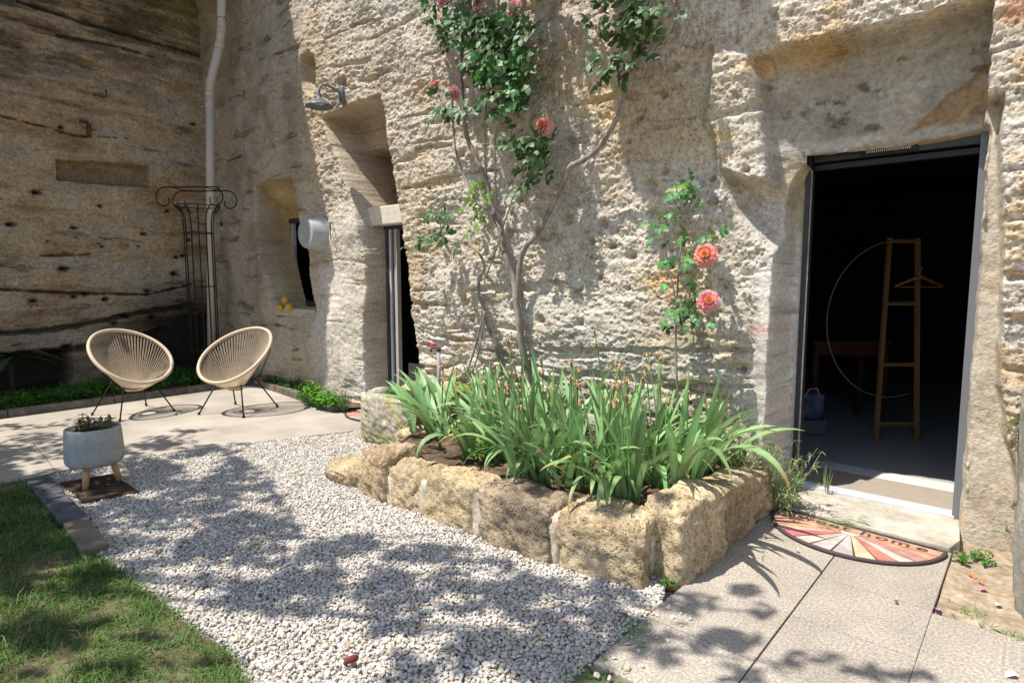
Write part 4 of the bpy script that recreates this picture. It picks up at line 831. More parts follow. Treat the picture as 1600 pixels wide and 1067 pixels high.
m.add(vs, fs); ro = m.obj('roof_tile', mat('terracotta', (.42, .17, .09), rough=.9, var=.15), None, smooth=False); ro.location = (q[0], q[1], .04); ro.rotation_euler = (0, 0, .5); tag(ro, 'terracotta half-round roof tile lying among plants by the right chair', 'roof tile')

# standpipe with red handle
q = onZ(686, 612, .25); q[1] = max(q[1], -.35); st0 = onY(686, 606, -.22)
fp_ = empty('garden_tap', (st0[0], -.22, .2), 0, 'grey garden standpipe with a small red tap handle behind the irises', 'tap')
ztop = onY(684, 548, -.22)[2] - .2
MB().tube([(0, 0, 0), (0, 0, ztop)], .017, 10).obj('pipe', mat('grey_pipe', (.33, .34, .35), rough=.5), fp_, smooth=True)
MB().tube([(0, 0, ztop), (0, 0, ztop + .03)], .022, 10).obj('fitting', M_rust, fp_, smooth=True); MB().tube([(.0, 0, ztop + .02), (-.05, -.03, ztop + .03), (-.06, -.04, ztop - .01)], .011, 8).obj('spout', M_rust, fp_, smooth=True)
MB().tube([(-.03, 0, ztop + .05), (-.07, -.01, ztop + .055), (-.12, -.02, ztop + .075)], [.010, .012, .010], 8).obj('handle', flat('red_plastic', (.65, .04, .03), .4), fp_, smooth=True)

# ------------------------------------------------------------------ things inside the dark room
ld = empty('wooden_ladder', (0, 0, 0), 0, 'narrow pine ladder rack standing inside the dark room', 'ladder')
fl = onZ(1368, 690, .02); fr_ = onZ(1432, 690, .02); tl = atD(1389, 372, (2.35 - 0) / 1 if False else 5.15); trr = atD(1434, 372, 5.15)
dep = np.dot(fl[:2] - CAM[:2], np.array([-SY, CY]))
scl_ = dep / (CP); fl_, fr2 = fl, fr_
tl = CAM + ray(1390, 372) * ((dep + .25) / (CP + (533.5 - 372) / FPX * SP)); trr = CAM + ray(1434, 372) * ((dep + .25) / (CP + (533.5 - 372) / FPX * SP))
for (p, q) in ((fl_, tl), (fr2, trr)):
    MB().tube([p, q], .021, 4).obj('rail', M_dimwood, ld)
for t_ in (.02 if False else .085, .375, .675, .985):
    p = lerp(fl_, tl, t_); q = lerp(fr2, trr, t_); MB().tube([p, q], .017, 4).obj('rung', M_dimwood, ld)
bk = (tl + trr) / 2 - (fl_ + fr2) / 2; back = np.array([-.30, .46, 0]) * .75
hc = CAM + ray(1437, 432) * (dep + .15); hg = empty('coat_hanger', tuple(hc), 0, 'wooden coat hanger hooked on the right rail of the ladder rack', 'coat hanger'); Rt = np.array([CY, SY, 0])
MB().tube([-Rt * .21 + [0, 0, -.085], Rt * 0 + [0, 0, .0], Rt * .21 + [0, 0, -.085]], [.010, .015, .010], 8).obj('shoulder_bar', M_dimwood, hg, smooth=True); MB().tube([-Rt * .2 + [0, 0, -.09], Rt * .2 + [0, 0, -.09]], .006, 6).obj('trouser_bar', M_dimwood, hg)
MB().tube([[0, 0, .0], [0, 0, .04], Rt * .02 + [0, 0, .07], Rt * .0 + [0, 0, .09]], .003, 5).obj('hook', M_alu, hg)
hp = MB(); cen = CAM + ray(1395, 500) * (dep + .6); sc2 = (dep + .6) / FPX
hp.tube([cen + Rt * math.cos(a) * 103 * sc2 + np.array([0, 0, math.sin(a)]) * 122 * sc2 for a in [R(88) + R(200) * k / 50 for k in range(51)]], .006, 6)
tag(hp.obj('hoop', flat('pale_metal', (.30, .30, .27), .4), None, smooth=True), 'thin pale metal hoop standing behind the ladder rack in the dark room', 'hoop')
tbp = CAM + ray(1310, 560) * (dep + .9); tbl = empty('side_table', (tbp[0], tbp[1], 0), YAW, 'dark wooden table in the left of the dark room', 'table')
MB().box((0, 0, .80), (.75, .5, .04)).obj('tabletop', mat('dark_red_wood', (.07, .028, .018), rough=.5), tbl, bevel=.005); MB().box((0, 0, .73), (.68, .44, .10)).obj('apron', bpy.data.materials['dark_red_wood'], tbl)
for sx in (-.33, .33):
    for sy in (-.2, .2): MB().box((sx, sy, .35), (.05, .05, .7)).obj('leg', bpy.data.materials['dark_red_wood'], tbl)
bgp = onZ(1258, 676, .02); bag = empty('storage_bag', (bgp[0], bgp[1], .02), YAW, 'blue and white bag on a box just inside the doorway', 'bag')
MB().box((0, 0, .07), (.28, .2, .13)).obj('box', flat('pale_box', (.13, .14, .16), .6), bag, bevel=.01)
link('bag_body', rock_mesh(0, 0, .25, .26, .18, .24, 0, 5, mat('blue_bag', (.03, .06, .16), col2=(.18, .20, .22), vscale=9, rough=.4), .5, .02, 8), bag); MB().tube([(-.06, -.08, .34), (-.03, -.1, .42), (.04, -.1, .42), (.07, -.08, .34)], .008, 6).obj('handle', flat('white_strap', (.35, .35, .36), .5), bag)

# ------------------------------------------------------------------ climbing roses
def proj(p):
    q = np.array(p) - CAM; f_ = -q[0] * SY + q[1] * CY; r_ = q[0] * CY + q[1] * SY; fw = f_ * CP - q[2] * SP; up = f_ * SP + q[2] * CP
    if fw < .05: return (-9999, -9999)
    return (800 + FPX * r_ / fw, 533.5 - FPX * up / fw)
def in_frame(p, m=25):
    x_, y_ = proj(p); return -m < x_ < 1600 + m and -m < y_ < 1067 + m
rose = empty('climbing_rose', tuple(onface(826, 600, .06) * [1, 1, 0] + [0, 0, .2]), 0, 'tall climbing rose with gnarled grey stems and pink blooms up the wall', 'rose')
RO = np.array(rose.location)
def stem(pts, r0, r1, lift, parent, org, m_=None, name='stem', n=9):
    P = []
    for i, (a, b) in enumerate(pts):
        lf = lift[0] + (lift[1] - lift[0]) * i / (len(pts) - 1); P.append(onface(a, b, lf))
    if lift[0] < .05 and len(P) > 2: pass
    S_ = spline(P, 7); k = len(S_); rs_ = [(r0 + (r1 - r0) * i / (k - 1)) * (1 + .10 * math.sin(i * 2.3) + .08 * math.sin(i * 5.1)) for i in range(k)]
    m = MB(org); m.tube(S_, rs_, n); return m.obj(name, m_ or M_bark, parent, smooth=True), S_
main_pts = [(832, 640), (830, 600), (822, 570), (816, 540), (808, 480), (803, 440), (790, 400), (782, 360), (770, 330), (758, 280), (745, 250), (730, 215), (724, 170), (720, 110), (724, 60), (735, 0), (738, -70)]
s1, S1 = stem(main_pts, .034, .014, (.04, .16), rose, RO)
s2, S2 = stem([(822, 575), (812, 520), (808, 470), (813, 410), (822, 385), (838, 368), (858, 330), (880, 285), (890, 262), (912, 250), (935, 232), (955, 200), (970, 172), (974, 150), (985, 115), (1000, 85), (1018, 40), (1022, -20), (1015, -90)], .025, .016, (.07, .30), rose, RO)
stem([(792, 592), (780, 560), (765, 515), (755, 480), (748, 455), (750, 432), (757, 418), (748, 395), (728, 380)], .020, .010, (.04, .12), rose, RO)
stem([(785, 365), (775, 345), (762, 328), (748, 318), (735, 298), (722, 268), (712, 235), (708, 190), (706, 140)], .013, .008, (.12, .16), rose, RO)
stem([(757, 438), (766, 415), (777, 385), (786, 355), (797, 322), (805, 300), (820, 290)], .007, .005, (.12, .20), rose, RO, name='twig')
stem([(757, 486), (748, 520), (737, 560), (722, 598)], .010, .007, (.10, .16), rose, RO, name='cane'); stem([(757, 486), (752, 530), (742, 570), (728, 600)], .008, .006, (.14, .18), rose, RO, name='cane')
stem([(760, 275), (757, 240), (758, 200), (760, 160), (770, 120), (775, 60), (780, 0)], .009, .006, (.14, .22), rose, RO, name='cane')
stem([(776, 330), (774, 270), (775, 210), (790, 165), (800, 130)], .007, .005, (.14, .25), rose, RO, name='cane')
stem([(722, 60), (700, 30), (680, 5), (670, -30)], .008, .006, (.16, .28), rose, RO, name='cane'); stem([(990, 100), (985, 60), (980, 10), (975, -40)], .010, .006, (.24, .34), rose, RO, name='cane')
stem([(978, 138), (962, 105), (945, 75), (930, 45)], .006, .004, (.24, .34), rose, RO, name='twig'); stem([(986, 110), (1010, 90), (1030, 50), (1040, 10)], .009, .006, (.24, .36), rose, RO, name='twig')
stem([(560 + 200, 226), (790, 232), (810, 226)], .003, .002, (.2, .26), rose, RO, name='twig'); stem([(815, 290), (820, 262), (835, 240), (848, 205)], .005, .004, (.18, .30), rose, RO, name='twig')
stem([(690, 375), (688, 350), (690, 325)], .006, .003, (.08, .2), rose, RO, name='twig'); stem([(728, 380), (700, 378), (670, 384), (645, 380)], .006, .003, (.10, .2), rose, RO, name='twig')
stem([(706, 190), (692, 165), (682, 140)], .004, .003, (.16, .25), rose, RO, name='twig')
def leaflet_shape(t): return max(.03, math.sin(math.pi * min(1, t * .93 + .04)) ** .8 * (1.15 - .5 * t))
def rose_leaf_mesh(m_, n_leaf=5, sz=.058):
    m = MB(); m.tube([(0, 0, 0), (.055, 0, .006), (.105, 0, 0)], .0012, 4)
    def lf(p, d): leafblade(m, p, d, (0, 0, 1), sz * random.uniform(.85, 1.15), sz * .78, 4, random.uniform(.1, .6), random.uniform(-.1, .35), leaflet_shape)
    lf((.10, 0, 0), (1, 0, random.uniform(-.3, .1)))
    for k, x_ in enumerate([.08, .035][: (n_leaf - 1) // 2]):
        for s_ in (-1, 1): lf((x_, 0, .004), (.55, s_, random.uniform(-.3, .2)))
    return m
LEAFV = [rose_leaf_mesh(M_leaf, 5 if k % 3 else 3).mesh(M_leaf, True, name='rose_leaf') for k in range(8)]
LEAFY = [rose_leaf_mesh(M_leafy, 5).mesh(M_leafy, True, name='young_rose_leaf') for k in range(4)]
def leaf_matrix(p, sc=1.):
    # hanging outwards and down, face towards the light
    a = random.uniform(0, 2 * math.pi); d = Vector((math.cos(a), -.55, math.sin(a) * .8 - .1)).normalized(); up = Vector((random.uniform(-.5, .4), -.7, random.uniform(.2, 1.1))).normalized()
    y_ = up.cross(d).normalized(); z_ = d.cross(y_); M = Matrix((d, y_, z_)).transposed().to_4x4(); return Matrix.Translation(Vector(p)) @ M @ Matrix.Scale(sc, 4)
def place_leaf(parent, org, p, var, sc=1.):
    o = link('leaf', random.choice(var), parent); M = leaf_matrix(np.array(p) - org, sc); o.matrix_local = M; return o
class Joiner:
    def __init__(s): s.V = []; s.F = []; s.n = 0; s.cache = {}
    def add(s, me, M):
        if me.name not in s.cache:
            v = np.array([q.co[:] for q in me.vertices]); f = [tuple(p.vertices) for p in me.polygons]; s.cache[me.name] = (v, f)
        v, f = s.cache[me.name]; M = np.array(M); s.V.append(v @ M[:3, :3].T + M[:3, 3]); s.F += [tuple(i + s.n for i in q) for q in f]; s.n += len(v)
    def obj(s, name, mat_, parent):
        me = bpy.data.meshes.new(name); me.from_pydata(np.concatenate(s.V).tolist(), [], s.F); me.polygons.foreach_set('use_smooth', np.full(len(me.polygons), True)); me.materials.append(mat_); o = link(name, me, parent); o['kind'] = 'stuff'; return o
CL = [(692, 8, 26, 16, 9), (722, 35, 26, 30, 14), (665, 14, 18, 10, 4), (760, 60, 34, 34, 24), (800, 45, 32, 28, 22), (820, 75, 22, 30, 12), (772, 100, 34, 25, 16), (800, 110, 32, 25, 18), (790, 140, 40, 22, 20), (815, 135, 22, 22, 9), (765, 130, 20, 20, 8), (745, 165, 25, 10, 6), (700, 168, 18, 16, 7), (688, 178, 18, 8, 4), (715, 160, 12, 10, 4), (835, 235, 26, 30, 22), (815, 225, 18, 14, 8), (800, 205, 14, 12, 5), (850, 260, 14, 10, 6), (825, 288, 18, 12, 6), (690, 348, 12, 22, 8), (665, 380, 24, 8, 7), (700, 375, 18, 10, 6), (685, 330, 16, 8, 4),
      (985, 30, 30, 30, 17), (1010, 15, 25, 20, 10), (965, 75, 26, 28, 14), (1040, 15, 20, 12, 5), (1000, 75, 20, 20, 8), (935, 50, 16, 10, 4), (930, 118, 20, 10, 4), (960, 110, 20, 14, 6), (1020, 60, 10, 20, 4), (708, 60, 15, 15, 5)]
cnt = 0; J = Joiner()
for (cx, cy, rx, ry, nn_) in CL:
    for k in range(int(nn_ * (2.2 if 640 < cx < 900 and cy < 160 else (1.0 if cx > 900 else 1.4)))):
        a = random.uniform(0, 6.28); q = math.sqrt(random.random()) * 1.15; px, py = cx + rx * q * math.cos(a), cy + ry * q * math.sin(a); lf = random.uniform(.10, .34) + (.12 if cx > 900 else .03)
        sc = random.uniform(.75, 1.15) * (.9 if cx < 760 and cy > 300 else 1)
        p = onface(px, py, lf)
        if cnt < 285 and random.random() < .85: place_leaf(rose, RO, p, LEAFV, sc); cnt += 1
        else: J.add(random.choice(LEAFV), leaf_matrix(p - RO, sc))
# growth above the picture (throws the leaf shadows down the wall)
zone = [(985, -20), (1112, -20), (1105, 100), (1085, 190), (1060, 240), (1010, 275), (985, 190), (975, 90)]; zp = fpoly(zone)
zone2 = fpoly([(1118, -20), (1185, -20), (1180, 45), (1150, 55), (1140, 10)]); zone3 = fpoly([(835, -30), (850, -30), (858, 120), (835, 150)])
for zpoly, nn_, pl_, ph_ in ((zp, 1300, .34, .80), (zone2, 50, .4, .6), (zone3, 24, .3, .5)):
    P = np.array(zpoly); k = 0; tries = 0
    while k < nn_ and tries < 14000:
        tries += 1; x_ = random.uniform(P[:, 0].min(), P[:, 0].max()); z_ = random.uniform(P[:, 1].min(), P[:, 1].max())
        if sdpoly(zpoly, np.array([x_]), np.array([z_]))[0] < 0: continue
        lf = random.uniform(pl_, ph_); p = np.array([x_, -face_off(x_, z_), z_]) + SUN / -SUN[1] * lf
        if in_frame(p, 12): continue
        J.add(random.choice(LEAFV), leaf_matrix(p - RO, 1.0)); k += 1
for k in range(150):
    p = onface(random.uniform(660, 860), random.uniform(-120, -35), random.uniform(.1, .4)); J.add(random.choice(LEAFV), leaf_matrix(p - RO, 1.0))
J.obj('foliage', M_leaf, rose)
for (cx, cy, rx, ry, nn_) in [(742, 300, 14, 10, 5), (752, 318, 16, 10, 4), (748, 345, 12, 14, 6), (738, 322, 10, 8, 3)]:
    for k in range(nn_): place_leaf(rose, RO, onface(cx + random.uniform(-rx, rx), cy + random.uniform(-ry, ry), random.uniform(.18, .28)), LEAFY, .8)
def bloom_mesh(r_, m_, n_lay=5, open_=1., heart=None):
    m = MB()
    for L_ in range(n_lay):
        t = L_ / max(1, n_lay - 1); npet = 4 + L_ * 2; 
        for k in range(npet):
            a = 2 * math.pi * (k + .5 * (L_ % 2)) / npet + random.uniform(-.2, .2); tilt = R(82 - 78 * t * open_) + random.uniform(-.12, .12); ln_ = r_ * (.55 + .5 * t); wd_ = r_ * (.75 + .45 * t)
            vs = []
            for i in range(5):
                u = i / 4; th_ = tilt + (-.5 + .95 * u) * (-.9) * (1 - .5 * t); rr_ = r_ * .08 + 0; 
                y_ = ln_ * u * math.cos(tilt + .5 * (u - .5)); z_ = ln_ * u * math.sin(tilt + .35 * (.5 - u))
                for j in range(-2, 3):
                    ww = wd_ * (.25 + .75 * math.sin(math.pi * min(1, .15 + .62 * u))) * j / 4; cup = (abs(j) / 2) ** 2 * r_ * .16 * (1 if u < .9 else .4)
                    x_ = ww; yy_ = rr_ + y_ + random.uniform(-.03, .03) * r_; zz_ = z_ + cup + random.uniform(-.04, .04) * r_
                    vs.append((x_ * math.cos(a) - yy_ * math.sin(a), x_ * math.sin(a) + yy_ * math.cos(a), zz_))
            m.add(vs, [(i * 5 + j, i * 5 + j + 1, i * 5 + j + 6, i * 5 + j + 5) for i in range(4) for j in range(4)])
    return m.mesh(m_, True, name='bloom')
def place_bloom(parent, org, px, py, lift, r_, m_, face, label, lay=5, open_=1.):
    p = onface(px, py, lift); o = link('rose_bloom', bloom_mesh(r_, m_, lay, open_), parent); z_ = Vector(face).normalized(); o.rotation_euler = z_.to_track_quat('Z', 'Y').to_euler(); o.location = Vector(p - org); o['label'] = label
    sp_ = MB(); sp_.tube([(0, 0, -.05), (0, 0, .0)], [.0025, .009], 6); sp_.obj('sepals', M_leaf, o, smooth=True); return o
place_bloom(rose, RO, 849, 198, .30, .062, M_coral, (.35, -1, .25), 'open coral pink bloom facing outwards')
place_bloom(rose, RO, 681, 134, .26, .055, M_coral, (-.3, -.6, 1), 'coral bloom opening upwards', 4, .75)
place_bloom(rose, RO, 710, 146, .26, .05, M_mauve, (.2, -1, -.4), 'faded mauve bloom nodding')
place_bloom(rose, RO, 691, 3, .34, .055, M_mauve, (0, -1, .2), 'faded pink bloom at the top left'); place_bloom(rose, RO, 748, 3, .36, .06, M_mauve, (0, -1, .3), 'faded pink bloom at the top middle'); place_bloom(rose, RO, 803, 13, .36, .06, M_mauve, (.1, -1, .3), 'faded pink bloom at the top right')
place_bloom(rose, RO, 757, 226, .26, .025, M_coral, (-1, -.6, .2), 'small closed coral bud', 2, .3); place_bloom(rose, RO, 779, 82, .34, .022, flat('spent_bloom', (.45, .30, .22)), (0, -1, .2), 'spent bloom', 2, .8)
place_bloom(rose, RO, 943, 18, .34, .030, M_coral, (-.5, -1, .3), 'small red bud', 2, .5); place_bloom(rose, RO, 1057, 2, .34, .03, M_mauve, (.5, -1, .3), 'small pink bud by the wall', 2, .6)

rose2 = empty('climbing_rose', tuple(onface(1065, 610, .1) * [1, 1, 0] + [0, 0, .22]), 0, 'smaller rose with two large coral blooms growing between the irises and the doorway', 'rose')
RO2 = np.array(rose2.location)
stem([(1062, 640), (1058, 600), (1056, 540), (1058, 480), (1060, 430), (1065, 380), (1075, 330), (1085, 300), (1092, 285)], .008, .004, (.15, .22), rose2, RO2, name='cane')
stem([(1058, 480), (1050, 440), (1042, 400), (1036, 360), (1030, 340)], .006, .003, (.15, .20), rose2, RO2, name='twig'); stem([(1060, 430), (1075, 415), (1095, 405)], .004, .003, (.2, .26), rose2, RO2, name='twig'); stem([(1058, 500), (1075, 490), (1095, 480)], .004, .003, (.18, .25), rose2, RO2, name='twig')
for (cx, cy, rx, ry, nn_) in [(1072, 295, 20, 12, 8), (1085, 305, 14, 10, 4), (1045, 345, 16, 10, 4), (1028, 360, 14, 12, 5), (1068, 368, 10, 10, 3), (1118, 376, 10, 8, 3), (1060, 412, 14, 8, 5), (1078, 398, 12, 8, 4), (1046, 432, 8, 6, 2), (1095, 448, 10, 8, 4), (1068, 478, 14, 12, 6), (1090, 494, 16, 7, 6), (1062, 498, 12, 8, 3), (1040, 495, 10, 6, 2), (1035, 385, 8, 8, 1)]:
    for k in range(nn_): place_leaf(rose2, RO2, onface(cx + random.uniform(-rx, rx), cy + random.uniform(-ry, ry), random.uniform(.15, .28)), LEAFV if random.random() < .75 else LEAFY, random.uniform(.62, .9))
place_bloom(rose2, RO2, 1103, 398, .28, .065, M_coral, (.2, -1, .35), 'upper wide open coral bloom'); place_bloom(rose2, RO2, 1106, 470, .28, .062, mat('pink_petal', (.82, .24, .28), col2=(.88, .45, .44), vscale=25, rough=.6, transl=.25), (.3, -1, .3), 'lower pink bloom'); place_bloom(rose2, RO2, 1027, 463, .24, .018, M_coral, (-.5, -.8, .5), 'small red bud', 2, .4)
for b_ in (rose2,): 
    for (px, py) in ((1101, 396), (1108, 468)): p = onface(px, py, .31); o = link('petal_heart', bloom_mesh(.028, M_orange, 3, .8), b_); o.location = Vector(p - RO2); o.rotation_euler = Vector((.2, -1, .35)).to_track_quat('Z', 'Y').to_euler()

# ------------------------------------------------------------------ irises
def iris_shape(t): return (1 - .12 * t) if t < .62 else (1 - .074) * max(.02, (1 - ((t - .62) / .38) ** 1.6))
def iris_mesh(bend, L_=1., seg=11, tw=0.):
    m = MB(); leafblade(m, (0, 0, 0), (0, 0, 1), (-1, 0, 0), L_, .062, seg, 0, .25, iris_shape)
    # bend: arch over towards +x progressively
    vs = []
    x_ = z_ = 0; pts = []
    ang = 0; N_ = seg * 3 + 3
    cx_ = [(0, 0, 0)]
    for i in range(seg): ang += bend / seg * (.35 + 1.5 * (i / seg)); x_ += math.sin(ang) / seg * L_; z_ += math.cos(ang) / seg * L_; cx_.append((x_, z_, ang))
    for i, v in enumerate(m.v):
        k = i // 3; X0, Z0_, A_ = (cx_[k] if k else (0, 0, 0)); off = v[0]; side = v[1]; t_ = tw * k / seg
        s2_, o2 = side * math.cos(t_) - off * math.sin(t_), off * math.cos(t_) + side * math.sin(t_)
        vs.append((X0 + o2 * math.cos(A_), s2_, Z0_ - o2 * math.sin(A_)))
    m.v = [np.array(q) for q in vs]; return IM(m, seg)
class IM:
    def __init__(s, m, seg): s.m = m; s.seg = seg
    def mesh(s, mat_, smooth, name):
        me = s.m.mesh(mat_, smooth, name=name); tipl = random.choice([0, 0, 0, .04, .09]); cs = []
        co = np.array([v.co[:] for v in me.vertices]); n = len(co); cs = np.zeros((n, 3))
        for i in range(n):
            t = (i // 3) / s.seg; g = np.array([.255, .42, .165]); 
            if i % 3 == 1: g = g * 1.12
            if t < .2: g = g + (np.array([.30, .38, .16]) - g) * (1 - t / .2) * .7
            if t > 1 - tipl - .02 and tipl: g = np.array([.36, .25, .10])
            elif t > 1 - tipl - .14 and tipl: g = g + (np.array([.34, .40, .13]) - g) * .4
            cs[i] = g
        set_col(me, cs); return me
IV = {0: [iris_mesh(b, 1, 11, t) .mesh(M_iris, True, name='iris_leaf') for b, t in ((.12, .5), (.3, -.8), (.05, .9), (.45, 1.2))], 1: [iris_mesh(b, 1, 11, t).mesh(M_iris, True, name='iris_leaf') for b, t in ((.9, .4), (1.15, -.6), (.7, .9))], 2: [iris_mesh(b, 1, 12, t).mesh(M_iris, True, name='iris_leaf') for b, t in ((1.9, .3), (2.3, -.4), (1.6, .6), (2.7, .5))]}
IVY = [iris_mesh(b, 1, 12, t).mesh(M_irisy, True, name='yellow_leaf') for b, t in ((1.0, .3), (2.0, .4))]
spots = []; rr_ = random.Random(11)
rows_ = [(-.30, -3.45, -1.40, 8), (-.56, -3.50, -1.42, 9), (-.80, -3.45, -1.38, 9), (-1.02, -3.0, -1.40, 8), (-1.18, -2.4, -1.40, 5)]
ORD = ['first', 'second', 'third', 'fourth', 'fifth', 'sixth', 'seventh', 'eighth', 'ninth']; ROWN = ['back row against the rock', 'second row out from the rock', 'middle row of the bed', 'row behind the edging stones', 'front row leaning over the stones']; ilab = []
for ri, (y_, x0, x1, n_) in enumerate(rows_):
    for k in range(n_): spots.append((x0 + (x1 - x0) * (k + rr_.uniform(.1, .9)) / n_, y_ + rr_.uniform(-.09, .09))); ilab.append('%s iris clump from the trough in the %s' % (ORD[k], ROWN[ri]))
tot = 0; first_iris = None
for i, (x_, y_) in enumerate(spots):
    out = np.array([(x_ + 2.3) / 1.1, (y_ + .60) / .55]); outa = math.atan2(out[1], out[0]); om = min(1, np.hypot(*out))
    ir = empty('iris_plant', (x_, y_, .235), 0, ilab[i], 'iris', 'iris clumps in the stone edged bed')
    nl = 9 if tot + 9 <= 400 else 6
    for k in range(nl):
        s_ = (k / (nl - 1) - .5) * 2; kind = 0 if rr_.random() < .60 - .35 * om else (1 if rr_.random() < .60 else 2)
        if y_ > -.5 and kind == 2: kind = 1
        me_ = rr_.choice(IV[kind]) if rr_.random() > .02 else rr_.choice(IVY)
        o = link('leaf', me_, ir); az = outa + rr_.uniform(-1.3, 1.3) if kind or rr_.random() < .5 else rr_.uniform(0, 6.28)
        L_ = rr_.uniform(.40, .62) * (1.12 if kind == 0 else 1) * (1.0 if kind < 2 else 1.05)
        lean = abs(s_) * .18 + rr_.uniform(0, .16) + (.22 * om if kind else 0)
        o.rotation_euler = (0, lean, az); o.location = (rr_.uniform(-.05, .05) + s_ * .04, rr_.uniform(-.05, .05), -.02); o.scale = (L_, rr_.uniform(.50, .70) * (.9 if kind == 2 else 1), L_)
    tot += nl
    if rr_.random() < .55:
        for q in range(rr_.choice([1, 1, 2])):
            h_ = rr_.uniform(.42, .68) + (rr_.uniform(0, .2) if x_ > -2.3 else 0); dx, dy = rr_.uniform(-.12, .14), rr_.uniform(-.08, .05); tip = np.array([dx, dy, h_]); fs_ = MB(); fs_.tube(spline([(0, 0, 0), (dx * .3, dy * .3, h_ * .5), tip], 4), .0048, 6); st_ = fs_.obj('flower_stalk', M_stalk, ir, smooth=True)
            for b_ in range(rr_.choice([1, 2, 2])):
                c0 = tip + np.array([rr_.uniform(-.015, .015), 0, -b_ * .09]); m = MB(); m.tube([c0 - [0, 0, .035], c0 + [0, 0, .01]], [.004, .008], 6)
                for z in range(7): leafblade(m, c0, (rr_.uniform(-1, 1), rr_.uniform(-1, 1), rr_.uniform(-.6, 1.2)), (0, 0, 1), rr_.uniform(.022, .045), .014, 3, 1.4, .4)
                m.obj('withered_bloom', M_dry, st_, smooth=True)
# a few long leaves bowed over the stones, taller stalks at the door end
for (bx, by, az, L_, v_, lab) in [(-1.36, -.80, -.35, .82, 1, 'iris leaves bowed right over the end stones towards the mat, uppermost'), (-1.38, -.98, -.75, .85, 0, 'longest iris leaves arching over the corner stone to the paving'), (-1.40, -.60, -.1, .70, 2, 'iris leaves arching towards the wispy shrub'), (-3.45, -.85, 2.9, .72, 0, 'iris leaves arching left over the stone trough'), (-3.5, -.65, 2.6, .70, 3, 'iris leaves drooping by the trough nearest the rock'), (-3.3, -1.0, -2.6, .66, 0, 'iris leaves bowed low over the soil at the trough end'), (-3.05, -1.12, -2.2, .55, 2, 'short iris leaves spreading low behind the two smallest blocks'), (-2.75, -1.18, -1.8, .52, 3, 'short iris leaves spreading low behind the long middle block'), (-3.55, -.95, 2.4, .62, 2, 'leftmost iris leaves beside the low stone under the trough'), (-1.6, -1.15, -1.4, .50, 3, 'iris leaves curling over the block next to the corner')]:
    o = link('leaf', IV[2][v_], None); ir = empty('iris_plant', (bx, by, .24), 0, lab, 'iris', 'iris clumps in the stone edged bed'); o.parent = ir; o.rotation_euler = (0, .30, az); o.scale = (L_, .85, L_)
    for k in range(5): o = link('leaf', random.choice(IV[1] + IV[0][:1]), ir); o.rotation_euler = (0, .3, az + random.uniform(-.8, .8)); o.scale = (L_ * .8, .7, L_ * .8)
def herb_mesh(n_, rad, h_, lsize, narrow=.6, lo=-.2):
    m = MB()
    for k in range(n_):
        a = random.uniform(0, 6.28); q = rad * math.sqrt(random.random()); tip = np.array([q * math.cos(a), q * math.sin(a), h_ * random.uniform(.35, 1) * (1.1 - .5 * q / rad)]); b_ = tip * [.4, .4, 0]
        m.tube([b_, (b_ + tip) / 2 + rdir() * .01, tip], .0016, 3, cap=False)
        for j in range(6): leafblade(m, lerp(b_, tip, random.uniform(.55, 1)), rdir(lo, .8), (0, 0, 1), lsize * random.uniform(.7, 1.2), lsize * narrow, 2, .5, .2)
    return m
HV = [herb_mesh(26, .12, .16, .035).mesh(M_herb, True, name='herb') for k in range(3)]
for i, (px, py) in enumerate([(905, 735), (890, 715), (1140, 720), (1070, 745), (760, 715)]):
    q = onZ(px, py, .26); o = link('bed_herb', HV[i % 3], None); o.location = q; o.rotation_euler = (0, 0, i * 1.3); o.scale = (1.1, 1.1, .9 + .2 * (i == 0)); tag(o, ['small leafy green herb between iris clumps near the front of the bed', 'second leafy herb just behind the front herb in the iris bed', 'leafy herb at the door end of the iris bed', 'leafy herb at the foot of the irises over the corner stone', 'leafy herb at the trough end of the iris bed'][i], 'herb', 'leafy herbs among the irises')
# wispy shrub at the door end
wb = empty('wispy_shrub', (-1.21, -.13, .0), 0, 'wispy pale green shrub with narrow curly leaves beside the doorway', 'shrub')
J = Joiner(); rw = random.Random(5); mst = MB()
for k in range(120):
    a = rw.uniform(0, 6.28); hh = rw.uniform(.14, .46); ox, oy = rw.uniform(-.22, .20), rw.uniform(-.16, .12); ox = ox * 1.0
    P_ = spline([(ox * .5, oy * .5, .0), (ox, oy, hh * .5), (ox + .10 * math.cos(a) + .04, oy + .08 * math.sin(a) - .03, hh)], 4); mst.tube(P_, .0016, 3, cap=False)
    for j in range(18):
        p = P_[rw.randrange(2, len(P_))]; lv = MB(); leafblade(lv, p, rdir(-.3, .7), (0, 0, 1), rw.uniform(.03, .06), .006, 3, rw.uniform(.3, 1.6), .1); mst.v, mst.f
        b0 = len(J.V); J.V.append(np.array(lv.v)); J.F += [tuple(i + J.n for i in q) for q in lv.f]; J.n += len(lv.v)
J.obj('foliage', mat('wispy_green', (.25, .35, .12), rough=.6, var=.3, bscale=10, transl=.25), wb); mst.obj('stems', flat('wispy_stem', (.30, .28, .16)), wb)
